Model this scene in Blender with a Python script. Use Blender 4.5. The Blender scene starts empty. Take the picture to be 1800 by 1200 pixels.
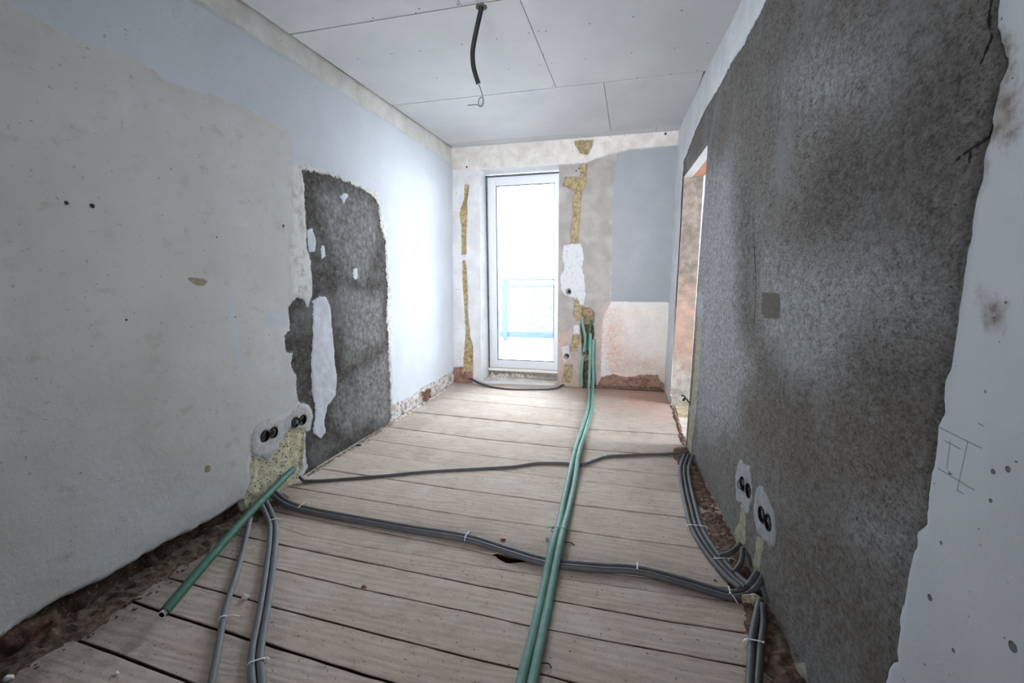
import bpy, bmesh, math, random
import numpy as np
from mathutils import Vector, Matrix
SC = bpy.context.scene
COL = SC.collection
random.seed(7)
# ---------------------------------------------------------------- camera (16 mm lens, tilted down a little)
CAM=[[0.967814,0.251572,-0.006863],[-0.031039,0.146386,0.988741],[-0.249744,0.956704,-0.149483],[0,0,1.274608]]
cd = bpy.data.cameras.new('camera'); cam = bpy.data.objects.new('camera', cd); COL.objects.link(cam)
cd.sensor_width = 36; cd.lens = 16.0; cd.clip_start = .05; cd.clip_end = 200
M = Matrix.Identity(4)
for i in range(3):
    M[i][0] = CAM[0][i]; M[i][1] = CAM[1][i]; M[i][2] = -CAM[2][i]; M[i][3] = CAM[3][i]
cam.matrix_world = M
SC.camera = cam
# ---------------------------------------------------------------- sky, window portals, added rear fill, exposure
W = bpy.data.worlds.new('overcast_sky'); SC.world = W; W.use_nodes = True
bg = W.node_tree.nodes['Background']; bg.inputs[0].default_value = (.90, .955, 1.0, 1); bg.inputs[1].default_value = 8.5
SC.view_settings.view_transform = 'Standard'; SC.view_settings.look = 'None'; SC.view_settings.gamma = 1
SC.view_settings.exposure = 2.25
SC.view_settings.use_curve_mapping = False
SC.cycles.max_bounces = 9; SC.cycles.diffuse_bounces = 6; SC.cycles.use_adaptive_sampling = True; SC.cycles.adaptive_threshold = .08; SC.cycles.adaptive_min_samples = 16; SC.cycles.transparent_max_bounces = 12
SC.cycles.use_denoising = True
SC.cycles.sample_clamp_indirect = 8
def light(name, loc, rot, sx, sy, power=None, color=(1, 1, 1)):
    l = bpy.data.lights.new(name, 'AREA'); l.shape = 'RECTANGLE'; l.size = sx; l.size_y = sy
    if power is None: l.cycles.is_portal = True
    else: l.energy = power; l.color = color
    o = bpy.data.objects.new(name, l); COL.objects.link(o); o.location = loc; o.rotation_euler = rot; return o
light('portal_balcony_door', (-1.2, 5.30, 1.25), (math.radians(-90), 0, 0), .95, 2.3)
light('portal_side_window', (3.42, 3.725, 1.55), (0, math.radians(90), 0), 1.3, 1.25)
rear_fill = light('rear_fill_light', (-.6, -2.45, 1.55), (math.radians(90), 0, 0), 1.3, 1.4, 7, (.95, .97, 1)); rear_fill.data.spread = math.radians(42)  # unseen fill added before the closed rear wall to brighten the back wall
# ---------------------------------------------------------------- data measured in the room (metres)
H = 2.65
LP={"old":[[[-1.6,2.15],[1.141,2.164],[1.182,2.148],[1.249,2.141],[1.375,2.131],[1.558,2.147],[1.697,2.108],[1.928,2.134],[2.098,2.132],[2.292,2.111],[2.402,2.105],[2.429,2.049],[2.419,1.917],[2.424,1.788],[2.402,1.552],[2.359,1.382],[2.348,1.144],[2.298,0.872],[2.325,0.583],[2.332,0.464],[2.059,0.433],[1.949,0.356],[1.905,0.145],[1.847,0.042],[1.9,-0.1],[-1.6,-0.1]]],"cream":[[[2.419,1.917],[2.521,1.953],[2.664,1.942],[3.04,1.94],[3.377,1.906],[3.494,1.651],[3.517,1.085],[3.439,0.025],[3.38,0.019],[3.388,0.516],[3.423,1.277],[3.351,1.815],[2.835,1.888],[2.575,1.875],[2.543,1.774],[2.552,1.566],[2.56,1.388],[2.515,1.172],[2.463,1.084],[2.417,1.141],[2.33,1.118],[2.345,1.381],[2.395,1.618]],[[2.459,1.049],[2.523,1.044],[2.485,0.695],[2.478,0.468],[2.504,0.344],[2.447,0.342],[2.414,0.486],[2.427,0.706],[2.467,0.884]]],"blue":[[[2.141,1.074],[2.286,1.063],[2.275,0.965],[2.13,0.982]],[[1.863,1.225],[1.907,1.166],[1.928,0.987],[1.932,0.773],[1.902,0.765],[1.897,0.961],[1.879,1.11]]],"concrete":[[[2.501,1.912],[2.579,1.911],[2.779,1.932],[3.003,1.926],[3.183,1.908],[3.341,1.878],[3.394,1.821],[3.404,1.643],[3.467,1.557],[3.464,1.324],[3.465,1.135],[3.424,0.899],[3.439,0.654],[3.435,0.407],[3.425,-0.021],[3.45,-0.1],[2.22,-0.1],[2.314,0.009],[2.369,0.273],[2.441,0.383],[2.393,0.446],[2.32,0.493],[2.323,0.655],[2.292,0.733],[2.314,0.8],[2.259,0.819],[2.255,0.913],[2.301,0.941],[2.307,1.078],[2.376,1.136],[2.44,1.122],[2.476,1.065],[2.522,1.135],[2.53,1.208],[2.522,1.387],[2.501,1.439],[2.509,1.562],[2.509,1.7],[2.522,1.821]]],"island":[[[2.529,1.098],[2.589,1.136],[2.663,1.12],[2.698,1.049],[2.706,0.891],[2.709,0.731],[2.723,0.566],[2.696,0.429],[2.597,0.375],[2.557,0.287],[2.566,0.203],[2.505,0.185],[2.437,0.249],[2.481,0.39],[2.46,0.511],[2.469,0.698],[2.507,0.897]],[[2.513,1.545],[2.568,1.567],[2.597,1.48],[2.58,1.418],[2.525,1.416]],[[2.64,1.457],[2.681,1.459],[2.691,1.385],[2.643,1.373]],[[2.998,1.316],[3.049,1.316],[3.041,1.228],[2.989,1.229]],[[2.891,1.81],[2.975,1.85],[2.987,1.832],[2.926,1.765]]],"smear":[[[2.651,1.826],[3.255,1.844],[3.351,1.549],[3.113,1.192],[2.84,1.319],[2.682,1.578]],[[2.828,1.2],[3.352,1.093],[3.361,0.715],[2.837,0.625]],[[2.686,0.452],[3.048,0.539],[3.434,0.606],[3.382,0.044],[3.048,0.127],[2.781,0.084],[2.665,0.252]],[[3.111,0.192],[3.378,0.196],[3.403,0.052],[3.181,0.036]]],"sockets":[[[1.929,0.321],[1.947,0.405],[2.0,0.453],[2.084,0.459],[2.19,0.414],[2.291,0.458],[2.369,0.468],[2.434,0.427],[2.449,0.361],[2.417,0.268],[2.326,0.311],[2.241,0.354],[2.158,0.294],[2.051,0.208],[2.021,0.241],[1.96,0.286]],[[2.352,0.26],[2.365,0.037],[2.314,0.009],[2.313,0.143]]],"foam":[[[1.937,0.292],[2.02,0.238],[2.042,0.208],[2.095,0.255],[2.164,0.306],[2.24,0.351],[2.331,0.312],[2.36,0.291],[2.336,0.209],[2.327,0.129],[2.293,0.06],[2.249,-0.018],[2.2,0.0],[1.95,-0.02],[1.848,0.019],[1.872,0.125],[1.909,0.149],[1.917,0.251]]],"band":[[[-1.6,2.5],[1.869,2.518],[2.098,2.531],[2.284,2.514],[2.583,2.517],[2.798,2.509],[3.305,2.514],[3.648,2.508],[4.292,2.493],[4.798,2.474],[5.3,2.47],[5.3,2.8],[-1.6,2.8]]],"base":[[[-1.6,0.085],[0.8,0.1],[0.87,0.102],[0.97,0.099],[1.043,0.106],[1.185,0.085],[1.277,0.082],[1.431,0.09],[1.538,0.07],[1.832,0.073],[1.87,-0.1],[-1.6,-0.1]]],"brick":[[[0.5,0.1],[0.827,0.092],[0.871,0.112],[0.956,0.077],[1.028,0.071],[1.041,-0.016],[1.02,-0.1],[0.5,-0.1]],[[3.982,0.114],[4.164,0.114],[4.21,-0.007],[4.024,0.009]]],"far":[[[3.407,-0.0],[3.431,0.146],[3.602,0.128],[3.789,0.12],[4.074,0.148],[4.423,0.137],[4.865,0.143],[5.1,0.12],[5.1,-0.1],[3.4,-0.1]]],"spot":[[[1.666,1.264],[1.717,1.261],[1.761,1.255],[1.781,1.244],[1.757,1.22],[1.716,1.227],[1.694,1.24]],[[1.653,0.355],[1.669,0.357],[1.683,0.342],[1.683,0.321],[1.667,0.314],[1.647,0.328]]]}
BP={"band":[[[-2.1,2.8],[-2.1,2.41],[-1.97,2.405],[-1.67,2.406],[-0.765,2.418],[-0.439,2.432],[-0.097,2.504],[0.412,2.518],[0.6,2.47],[0.6,2.8]]],"grey":[[[-0.795,2.402],[-0.497,2.402],[-0.278,2.478],[-0.239,2.547],[-0.126,2.539],[-0.143,2.135],[-0.202,1.735],[-0.207,0.957],[-0.287,0.77],[-0.317,-0.811],[-0.802,-0.832]]],"panel":[[[-0.186,2.472],[-0.069,2.508],[0.412,2.518],[0.5,2.48],[0.5,0.9],[0.375,0.954],[-0.213,0.957],[-0.215,2.024]]],"cream":[[[-0.051,0.933],[0.5,0.93],[0.5,-0.1],[-0.202,-0.261],[-0.208,0.52],[-0.138,0.865]]],"pink":[[[-0.289,0.864],[-0.139,0.896],[-0.099,0.522],[0.026,0.385],[0.268,0.308],[0.272,0.212],[-0.212,0.167],[-0.312,0.518]],[[-0.812,0.637],[-0.654,0.576],[-0.588,0.254],[-0.615,-0.142],[-0.807,-0.149]],[[-0.65,0.187],[-0.273,0.132],[0.374,0.183],[0.5,0.15],[0.5,-0.1],[-0.806,-0.283]]],"repair":[[[-0.726,1.569],[-0.538,1.584],[-0.499,1.445],[-0.522,1.324],[-0.49,1.202],[-0.475,1.049],[-0.491,0.925],[-0.546,0.906],[-0.616,1.005],[-0.703,1.017],[-0.747,1.098],[-0.76,1.222],[-0.712,1.326],[-0.738,1.448]],[[-0.6,0.71],[-0.525,0.692],[-0.536,0.59],[-0.611,0.602]],[[-0.748,0.445],[-0.653,0.479],[-0.633,0.318],[-0.702,0.264]]],"foam":[[[-0.624,2.629],[-0.425,2.626],[-0.441,2.544],[-0.486,2.485],[-0.557,2.501],[-0.611,2.584]],[[-0.55,2.399],[-0.485,2.39],[-0.493,2.202],[-0.534,2.112],[-0.544,2.02],[-0.553,1.804],[-0.568,1.596],[-0.647,1.586],[-0.648,1.706],[-0.626,1.865],[-0.628,2.053],[-0.599,2.127],[-0.738,2.18],[-0.715,2.271],[-0.619,2.272],[-0.553,2.251]],[[-0.585,1.011],[-0.528,0.912],[-0.513,0.743],[-0.581,0.742],[-0.607,0.811]],[[-0.611,0.589],[-0.529,0.578],[-0.552,0.404],[-0.646,0.402],[-0.622,0.486]],[[-0.695,0.245],[-0.607,0.247],[-0.623,0.037],[-0.725,0.034]]],"foamlit":[[[-1.837,2.251],[-1.784,2.242],[-1.792,2.15],[-1.812,2.071],[-1.807,1.972],[-1.815,1.841],[-1.822,1.735],[-1.825,1.483],[-1.879,1.483],[-1.876,1.78],[-1.901,1.925],[-1.873,2.024],[-1.846,2.072]],[[-1.873,1.42],[-1.839,1.419],[-1.82,1.298],[-1.815,1.092],[-1.81,0.969],[-1.817,0.884],[-1.805,0.708],[-1.787,0.55],[-1.754,0.431],[-1.757,0.137],[-1.872,0.134],[-1.864,0.302],[-1.849,0.443],[-1.84,0.622],[-1.851,0.884],[-1.869,1.144]]],"dirtleft":[[[-1.995,0.185],[-1.865,0.195],[-1.75,0.124],[-1.757,0.036],[-1.72,-0.1],[-2.1,-0.1],[-2.1,0.14]]],"brown":[[[-0.51,0.906],[-0.417,0.875],[-0.374,0.832],[-0.384,0.725],[-0.426,0.693],[-0.519,0.711],[-0.533,0.812]],[[-0.502,0.412],[-0.39,0.414],[-0.395,0.324],[-0.501,0.315]]],"chase":[[[-0.531,0.711],[-0.389,0.694],[-0.381,0.593],[-0.404,0.471],[-0.396,0.356],[-0.393,0.194],[-0.352,-0.001],[-0.38,-0.1],[-0.56,-0.1],[-0.49,0.008],[-0.493,0.191],[-0.502,0.405],[-0.516,0.501]]],"dirt":[[[-0.351,-0.021],[-0.292,0.112],[-0.163,0.155],[-0.027,0.12],[0.136,0.151],[0.31,0.162],[0.331,0.085],[0.41,0.049],[0.5,0.05],[0.5,-0.1],[-0.4,-0.1]]]}
RP={"white_lit":[[[-1.6,2.42],[1.5,2.42],[2.363,2.425],[2.435,2.417],[2.684,2.388],[2.899,2.406],[3.185,2.388],[3.57,2.384],[4.006,2.36],[4.256,2.296],[4.556,2.249],[4.57,2.029],[4.3,2.05],[4.3,-0.1],[5.4,-0.1],[5.4,2.8],[-1.6,2.8]]],"white":[[[1.0,2.8],[1.04,2.42],[1.04,1.729],[1.039,1.684],[1.009,1.617],[1.013,1.604],[1.028,1.554],[1.028,1.512],[1.031,1.461],[1.034,1.403],[1.032,1.35],[1.029,1.281],[1.032,1.17],[1.035,1.089],[1.041,1.042],[1.042,0.99],[1.043,0.911],[1.046,0.837],[1.049,0.791],[1.041,0.766],[1.058,0.74],[1.065,0.632],[1.08,0.525],[1.069,0.465],[1.064,0.428],[1.086,0.397],[1.096,0.343],[1.12,-0.1],[-1.6,-0.1],[-1.6,2.8]]],"scrape":[[[1.029,1.679],[1.007,1.66],[0.992,1.593],[1.004,1.571],[1.021,1.613]],[[1.02,1.577],[0.994,1.574],[0.972,1.551],[0.96,1.491],[0.982,1.479],[1.013,1.505],[1.023,1.536]],[[0.987,1.235],[0.955,1.233],[0.935,1.222],[0.935,1.177],[0.951,1.177],[0.972,1.198]],[[1.028,1.476],[1.016,1.455],[1.024,1.408],[1.034,1.419]]],"light":[[[4.373,2.208],[2.735,1.858],[2.24,1.509],[2.219,1.216],[2.409,1.046],[2.193,0.864],[2.356,0.488],[3.117,0.215],[3.445,0.942]],[[2.197,1.338],[1.502,1.33],[1.203,1.304],[1.045,1.247],[1.077,1.179],[1.402,1.131],[1.435,1.0],[1.707,0.843],[2.098,1.077]],[[1.79,2.024],[1.286,1.744],[1.356,1.672],[1.924,1.826],[2.062,1.972]],[[1.32,0.718],[1.077,0.822],[1.095,0.628],[1.275,0.487],[1.349,0.571]],[[1.616,0.202],[1.353,0.432],[1.273,0.184],[1.413,0.045]]],"dark":[[[1.296,1.795],[1.067,1.725],[1.029,1.448],[1.034,1.184],[1.255,1.37],[1.825,1.384],[1.67,1.647],[1.351,1.645]],[[2.717,1.797],[2.372,1.725],[2.215,1.411],[2.232,0.961],[2.409,1.046]],[[1.387,1.057],[1.026,1.142],[1.043,0.911],[1.208,0.899]],[[2.074,0.888],[1.623,0.866],[1.682,0.729],[1.941,0.684]]],"brownish":[[[2.312,0.674],[1.627,0.884],[1.136,0.95],[1.048,0.849],[1.173,0.718],[1.634,0.506],[2.021,0.458]],[[1.81,0.368],[1.358,0.616],[1.144,0.565],[1.104,0.35],[1.382,0.076],[1.737,0.041]]],"square":[[[2.125,1.187],[1.949,1.19],[1.926,1.138],[1.927,1.094],[2.086,1.081],[2.127,1.11]]],"plaster":[[[2.235,0.409],[2.16,0.41],[2.1,0.423],[2.055,0.36],[2.039,0.294],[2.065,0.211],[2.118,0.204],[2.14,0.23],[2.226,0.196],[2.276,0.287],[2.265,0.35]],[[1.943,0.414],[1.887,0.393],[1.814,0.384],[1.779,0.357],[1.759,0.317],[1.763,0.257],[1.808,0.226],[1.885,0.217],[1.947,0.203],[2.009,0.258],[2.01,0.322],[2.0,0.371]],[[3.408,1.125],[3.299,1.156],[3.188,1.079],[3.183,0.968],[3.363,0.966]],[[3.461,0.289],[3.346,0.335],[3.254,0.297],[3.364,0.263]]],"foam":[[[2.17,0.215],[2.106,0.224],[2.064,0.079],[2.168,-0.001],[2.236,0.021],[2.173,0.125]],[[1.956,0.18],[1.873,0.219],[1.878,0.159],[1.892,0.049],[1.934,-0.005],[1.973,0.012],[1.941,0.118]],[[1.829,-0.031],[1.762,0.022],[1.721,0.019],[1.72,-0.039],[1.741,-0.074],[1.803,-0.065]],[[1.563,-0.047],[1.515,-0.013],[1.454,0.056],[1.429,0.01],[1.397,-0.037],[1.53,-0.158]],[[3.338,0.961],[3.232,0.963],[3.19,0.74],[3.181,0.51],[3.197,0.347],[3.234,0.132],[3.239,-0.016],[3.373,-0.006],[3.379,0.292],[3.339,0.593]]],"dirt":[[[3.269,0.014],[3.081,-0.049],[2.67,-0.001],[2.349,0.008],[2.183,-0.011],[1.945,-0.016],[1.816,-0.008],[1.715,-0.059],[1.53,0.016],[1.442,-0.003],[1.2,-0.1],[3.5,-0.1]]]}
LC=[[[-1.98,1.241,1.535],0.011],[[-1.98,1.324,1.535],0.013],[[-1.98,2.309,1.554],0.012],[[-1.98,1.391,1.095],0.006],[[-1.98,1.918,1.057],0.006],[[-1.98,1.857,1.457],0.006]]
BC=[[[-1.809,4.984,2.438],0.012],[[0.284,5.012,2.628],0.012],[[-0.596,5.005,2.328],0.008],[[-0.567,5.006,2.349],0.008]]
RC=[[[0.586,1.286,0.638],0.012],[[0.573,1.479,0.846],0.009],[[0.604,0.997,0.632],0.012],[[0.609,0.926,0.579],0.007],[[0.616,0.822,0.68],0.014],[[0.604,0.991,0.754],0.007],[[0.611,0.879,0.954],0.01],[[0.61,0.904,0.938],0.008],[[0.61,0.9,0.888],0.007],[[0.571,1.498,0.328],0.006]]
PEN=[[[0.601,1.034,0.97],[0.608,0.934,0.968]],[[0.606,0.964,0.968],[0.605,0.971,0.872]],[[0.602,1.024,0.891],[0.608,0.935,0.89]],[[0.602,1.017,0.95],[0.605,0.978,0.949]],[[0.605,0.971,0.872],[0.606,0.957,0.872]],[[0.607,0.947,1.008],[0.607,0.936,1.007]],[[0.603,1.004,0.955],[0.603,1.002,0.899]]]
CRK=[[[0.598,1.071,1.75],[0.598,1.074,1.72]],[[0.598,1.074,1.72],[0.598,1.062,1.679]],[[0.598,1.062,1.679],[0.598,1.075,1.654]],[[0.598,1.075,1.654],[0.597,1.085,1.634]],[[0.601,1.028,1.522],[0.6,1.036,1.507]],[[0.6,1.036,1.507],[0.598,1.077,1.496]],[[0.598,1.077,1.496],[0.596,1.108,1.485]],[[0.525,2.318,1.518],[0.529,2.204,1.216]],[[0.529,2.204,1.216],[0.528,2.193,0.992]],[[0.598,1.077,1.496],[0.598,1.077,1.473]]]
J=[[[-1.935,1.005],[-1.672,0.99],[-1.311,0.964]],[[-1.943,1.201],[-1.657,1.178],[-1.273,1.154],[-1.202,1.151],[-0.827,1.129],[-0.656,1.121]],[[-1.974,1.345],[-1.393,1.313],[-1.328,1.306],[-0.903,1.287],[-0.436,1.268],[-0.244,1.266],[-0.13,1.261]],[[-1.932,1.523],[-1.579,1.507],[-1.469,1.502],[-1.032,1.48],[-0.501,1.465],[-0.323,1.455],[0.17,1.457],[0.403,1.46]],[[-1.86,1.676],[-1.592,1.659],[-1.134,1.639],[-0.55,1.615],[-0.26,1.606],[0.181,1.601],[0.438,1.61]],[[-1.78,1.792],[-1.706,1.788],[-1.623,1.771],[-1.522,1.75],[-1.198,1.738],[-0.971,1.74],[-0.589,1.734],[-0.258,1.739],[0.044,1.75],[0.172,1.754],[0.39,1.763]],[[-1.805,1.908],[-1.252,1.874],[-0.732,1.845],[-0.55,1.823],[-0.225,1.82],[0.062,1.83],[0.44,1.842]],[[-1.954,2.171],[-1.219,2.134],[-0.712,2.112],[-0.345,2.115],[0.058,2.102],[0.335,2.11]],[[-1.945,2.439],[-1.617,2.423],[-0.981,2.387],[-0.628,2.38],[-0.346,2.369],[0.318,2.373]],[[-1.959,2.756],[-1.25,2.702],[-0.55,2.683],[-0.284,2.666],[0.312,2.661]],[[-1.923,3.0],[-1.359,2.946],[-0.837,2.901],[-0.272,2.893],[0.318,2.895]],[[-1.889,3.293],[-1.074,3.217],[-0.366,3.197],[0.078,3.206],[0.346,3.208]],[[-1.901,3.727],[-0.362,3.636],[0.387,3.672]],[[-1.965,4.233],[-0.412,4.115],[0.39,4.123]],[[-1.819,4.502],[-1.027,4.453],[-0.446,4.437],[0.398,4.475]],[[-1.705,4.733],[-0.615,4.675],[0.365,4.691]]]
HOLE=[[-0.571,1.831],[-0.535,1.801],[-0.493,1.782],[-0.451,1.801],[-0.415,1.814],[-0.362,1.807]]
SCR=[[-1.429,2.461],[-1.16,2.455],[-0.914,2.439],[-1.404,2.436],[-1.125,2.424],[-1.755,2.832],[-1.512,2.831],[-1.324,2.849],[-1.041,2.837],[-0.819,2.829],[-1.39,3.249],[-0.855,3.24],[-0.622,2.816],[-0.563,2.808],[-0.521,2.82],[-0.59,3.101],[-0.642,3.243],[-0.558,3.232],[-0.271,2.808],[-0.034,2.801],[0.215,2.807],[0.404,3.223],[0.215,3.233],[-0.043,3.226],[-0.335,3.225],[-1.895,3.67],[-0.796,3.65],[-0.002,3.624],[0.222,3.626],[0.395,3.611],[-0.609,3.592]]
cC=[[-1.952,2.015],[-1.834,1.977],[-1.692,1.948],[-1.351,1.926],[-1.018,1.91],[-0.724,1.902],[-0.489,1.848],[-0.326,1.817],[-0.104,1.832],[0.062,1.854],[0.243,1.824],[0.347,1.798],[0.408,1.786],[0.462,1.799],[0.505,1.834],[0.54,1.87]]
cB=[[-1.958,2.251],[-1.907,2.239],[-1.507,2.411],[-1.239,2.544],[-0.724,2.75],[-0.571,2.844],[-0.404,2.884],[-0.284,2.894],[-0.205,2.981],[-0.126,3.069],[-0.0,3.12],[0.387,3.256],[0.444,3.291]]
cA=[[-1.841,4.939],[-1.604,4.797],[-1.298,4.709],[-1.018,4.749],[-0.786,4.828],[-0.717,5.002],[-0.678,5.149]]
cD=[[-1.942,1.937],[-1.833,1.859],[-1.717,1.763],[-1.477,1.477],[-1.309,1.261],[-1.181,1.092],[-1.096,1.007],[-0.997,0.914]]
cE=[[-1.915,1.827],[-1.867,1.77],[-1.678,1.531],[-1.564,1.379],[-1.492,1.277],[-1.421,1.189],[-1.353,1.111],[-1.237,0.974],[-1.145,0.859]]
gL=[[-0.411,4.862],[-0.379,4.498],[-0.351,4.02],[-0.352,3.459],[-0.344,3.02],[-0.336,2.657],[-0.325,2.335],[-0.314,2.103],[-0.313,1.922],[-0.306,1.67],[-0.298,1.438],[-0.294,1.208],[-0.292,1.089]]
gR=[[-0.369,4.872],[-0.345,4.506],[-0.316,4.082],[-0.316,3.495],[-0.312,2.977],[-0.293,2.588],[-0.287,2.281],[-0.284,2.049],[-0.28,1.93],[-0.274,1.678],[-0.266,1.446],[-0.259,1.217],[-0.257,1.098]]
cF=[[0.413,3.148],[0.368,2.96],[0.354,2.736],[0.35,2.486],[0.352,2.272],[0.374,2.128],[0.407,2.005],[0.448,1.887],[0.48,1.818]]
g1=[[0.512,1.754],[0.476,1.659],[0.442,1.563],[0.414,1.455],[0.395,1.384],[0.364,1.259]]
g2=[[0.515,1.728],[0.498,1.643],[0.467,1.549],[0.441,1.462],[0.42,1.391],[0.39,1.266]]
st1=[[0.418,2.03],[0.465,2.034],[0.51,2.084]]
st2=[[0.455,1.923],[0.491,1.971],[0.512,2.037]]
GE=[-1.624,1.132,0.05]
GS=[-1.98,2.21,0.082]
GM=[-1.775,1.551,0.05]
CAB=[[-0.804,2.493,2.65],[-0.814,2.493,2.608],[-0.835,2.493,2.536],[-0.856,2.493,2.442],[-0.854,2.493,2.371],[-0.842,2.493,2.322],[-0.827,2.493,2.278]]
WIR=[[-0.827,2.493,2.278],[-0.812,2.493,2.239],[-0.803,2.493,2.204],[-0.806,2.493,2.176],[-0.823,2.493,2.166],[-0.829,2.493,2.187],[-0.815,2.493,2.208],[-0.8,2.493,2.192],[-0.81,2.493,2.162],[-0.839,2.493,2.173],[-0.891,2.493,2.175]]
BOX={"L":[[-1.98,2.035,0.37],[-1.98,2.099,0.368],[-1.98,2.277,0.371],[-1.98,2.342,0.365]],"R":[[0.524,2.176,0.307],[0.53,2.093,0.314],[0.542,1.922,0.296],[0.547,1.851,0.302]],"B":[[-0.663,5.012,1.064],[-0.677,5.015,0.343]]}
R1=[0.456,3.296,1.046]
R2=[0.437,3.409,0.355]
FR={"lump":[-1.445,1.316],"stone":[-0.561,1.949],"cap":[-0.353,2.0],"bit":[-0.254,1.996],"foam":[0.493,1.769],"chip":[-1.964,4.081],"clip":[0.003,1.866],"bits2":[-0.245,1.303],"twig":[-1.395,1.202],"blk":[-1.939,2.863],"pl1":[-1.571,0.928],"pl2":[-1.885,0.827],"c1":[-0.088,1.352],"w1":[-1.026,1.492]}
TIE={"C":[[-1.709,1.969],[-0.731,1.921],[0.063,1.873],[0.414,1.805]],"D":[[-1.748,1.8],[-1.15,1.063]],"E":[[-1.428,1.194]],"F":[[0.368,2.994],[0.347,2.265],[0.418,2.009]],"G":[[0.443,1.548]],"g":[[-0.335,3.043],[-0.301,2.033]],"A":[[-1.173,4.752]],"B":[[-0.145,3.069],[-0.82,2.732]]}
XB=[[-1.5,0.8],[1.0,0.605],[1.8,0.55],[3.34,0.432],[4.7,0.402],[5.2,0.39]]
XT=[[-1.5,0.72],[1.0,0.6],[3.14,0.495],[3.63,0.469],[5.05,0.415],[5.2,0.41]]
BK=[[-1.975,4.88],[0.39,5.13],[-1.985,4.99],[0.416,5.012]]
def lerp(a, b, t): return a + (b - a) * t
def tabx(T, y): return np.interp(y, [p[0] for p in T], [p[1] for p in T])
def PL(s, t): return np.stack([np.full_like(s, -1.98), s, t], 1)
def PR(s, t): return np.stack([lerp(tabx(XB, s), tabx(XT, s), t / H), s, t], 1)
def PB(s, t):
    a = (s + 1.98) / 2.385
    return np.stack([s, lerp(lerp(BK[0][1], BK[1][1], a), lerp(BK[2][1], BK[3][1], a), t / H), t], 1)
# ---------------------------------------------------------------- small helpers
def lin(c): return tuple(((v / 255) / 12.92 if v / 255 <= .04045 else ((v / 255 + .055) / 1.055) ** 2.4) for v in c) + (1,)
def link(name, me, parent=None, mats=(), smooth=False):
    o = bpy.data.objects.new(name, me); COL.objects.link(o)
    for m in mats: me.materials.append(m)
    if parent: o.parent = parent
    if smooth: me.shade_smooth()
    return o
def tag(o, label=None, cat=None, group=None, kind=None):
    if label: o['label'] = label
    if cat: o['category'] = cat
    if group: o['group'] = group
    if kind: o['kind'] = kind
    return o
def empty(name, loc=(0, 0, 0), label=None, cat=None, group=None):
    o = bpy.data.objects.new(name, None); COL.objects.link(o); o.location = loc; o.empty_display_size = .05
    return tag(o, label, cat, group)
def pymesh(v, f, name='mesh'):
    me = bpy.data.meshes.new(name); me.from_pydata([tuple(p) for p in v], [], f); me.update(); return me
def boxmesh(boxes, bev=0):
    bm = bmesh.new()
    for (x0, x1, y0, y1, z0, z1) in boxes:
        r = bmesh.ops.create_cube(bm, size=1)
        for v in r['verts']:
            v.co = Vector((lerp(x0, x1, v.co.x + .5), lerp(y0, y1, v.co.y + .5), lerp(z0, z1, v.co.z + .5)))
    if bev: bmesh.ops.bevel(bm, geom=bm.edges[:], offset=bev, segments=2, affect='EDGES')
    bmesh.ops.recalc_face_normals(bm, faces=bm.faces[:])
    me = bpy.data.meshes.new('boxes'); bm.to_mesh(me); bm.free(); return me
def spline(P, n=8):
    P = [Vector(p) for p in P]
    Q = [P[0] * 2 - P[1]] + P + [P[-1] * 2 - P[-2]]; out = []
    for i in range(1, len(Q) - 2):
        a, b, c, d = Q[i - 1:i + 3]
        # centripetal-ish: shorten tangents on uneven spacing
        L = (c - b).length; ta = (c - a) * (L / max((c - a).length, 1e-6)); tb = (d - b) * (L / max((d - b).length, 1e-6))
        for k in range(n):
            t = k / n; t2, t3 = t * t, t * t * t
            out.append(b * (2 * t3 - 3 * t2 + 1) + ta * (t3 - 2 * t2 + t) + c * (-2 * t3 + 3 * t2) + tb * (t3 - t2))
    return out + [P[-1]]
def tubemesh(P, r, seg=14, cap=True, rf=None):
    v, f = [], []; up = Vector((0, 0, 1)); n = len(P)
    for i, p in enumerate(P):
        t = (P[min(i + 1, n - 1)] - P[max(i - 1, 0)]).normalized()
        if i == 0: s = t.cross(up); s = s if s.length > .2 else t.cross(Vector((0, 1, 0)))
        else: s = s - t * s.dot(t)
        s.normalize(); w = s.cross(t); rr = rf(i / (n - 1)) * r if rf else r
        for k in range(seg):
            a = 2 * math.pi * k / seg; v.append(p + (s * math.cos(a) + w * math.sin(a)) * rr)
    for i in range(n - 1):
        for k in range(seg):
            a, b = i * seg + k, i * seg + (k + 1) % seg; f.append((a, b, b + seg, a + seg))
    if cap: f.append(tuple(range(seg))[::-1]); f.append(tuple(range((n - 1) * seg, n * seg)))
    return pymesh(v, f)
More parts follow.
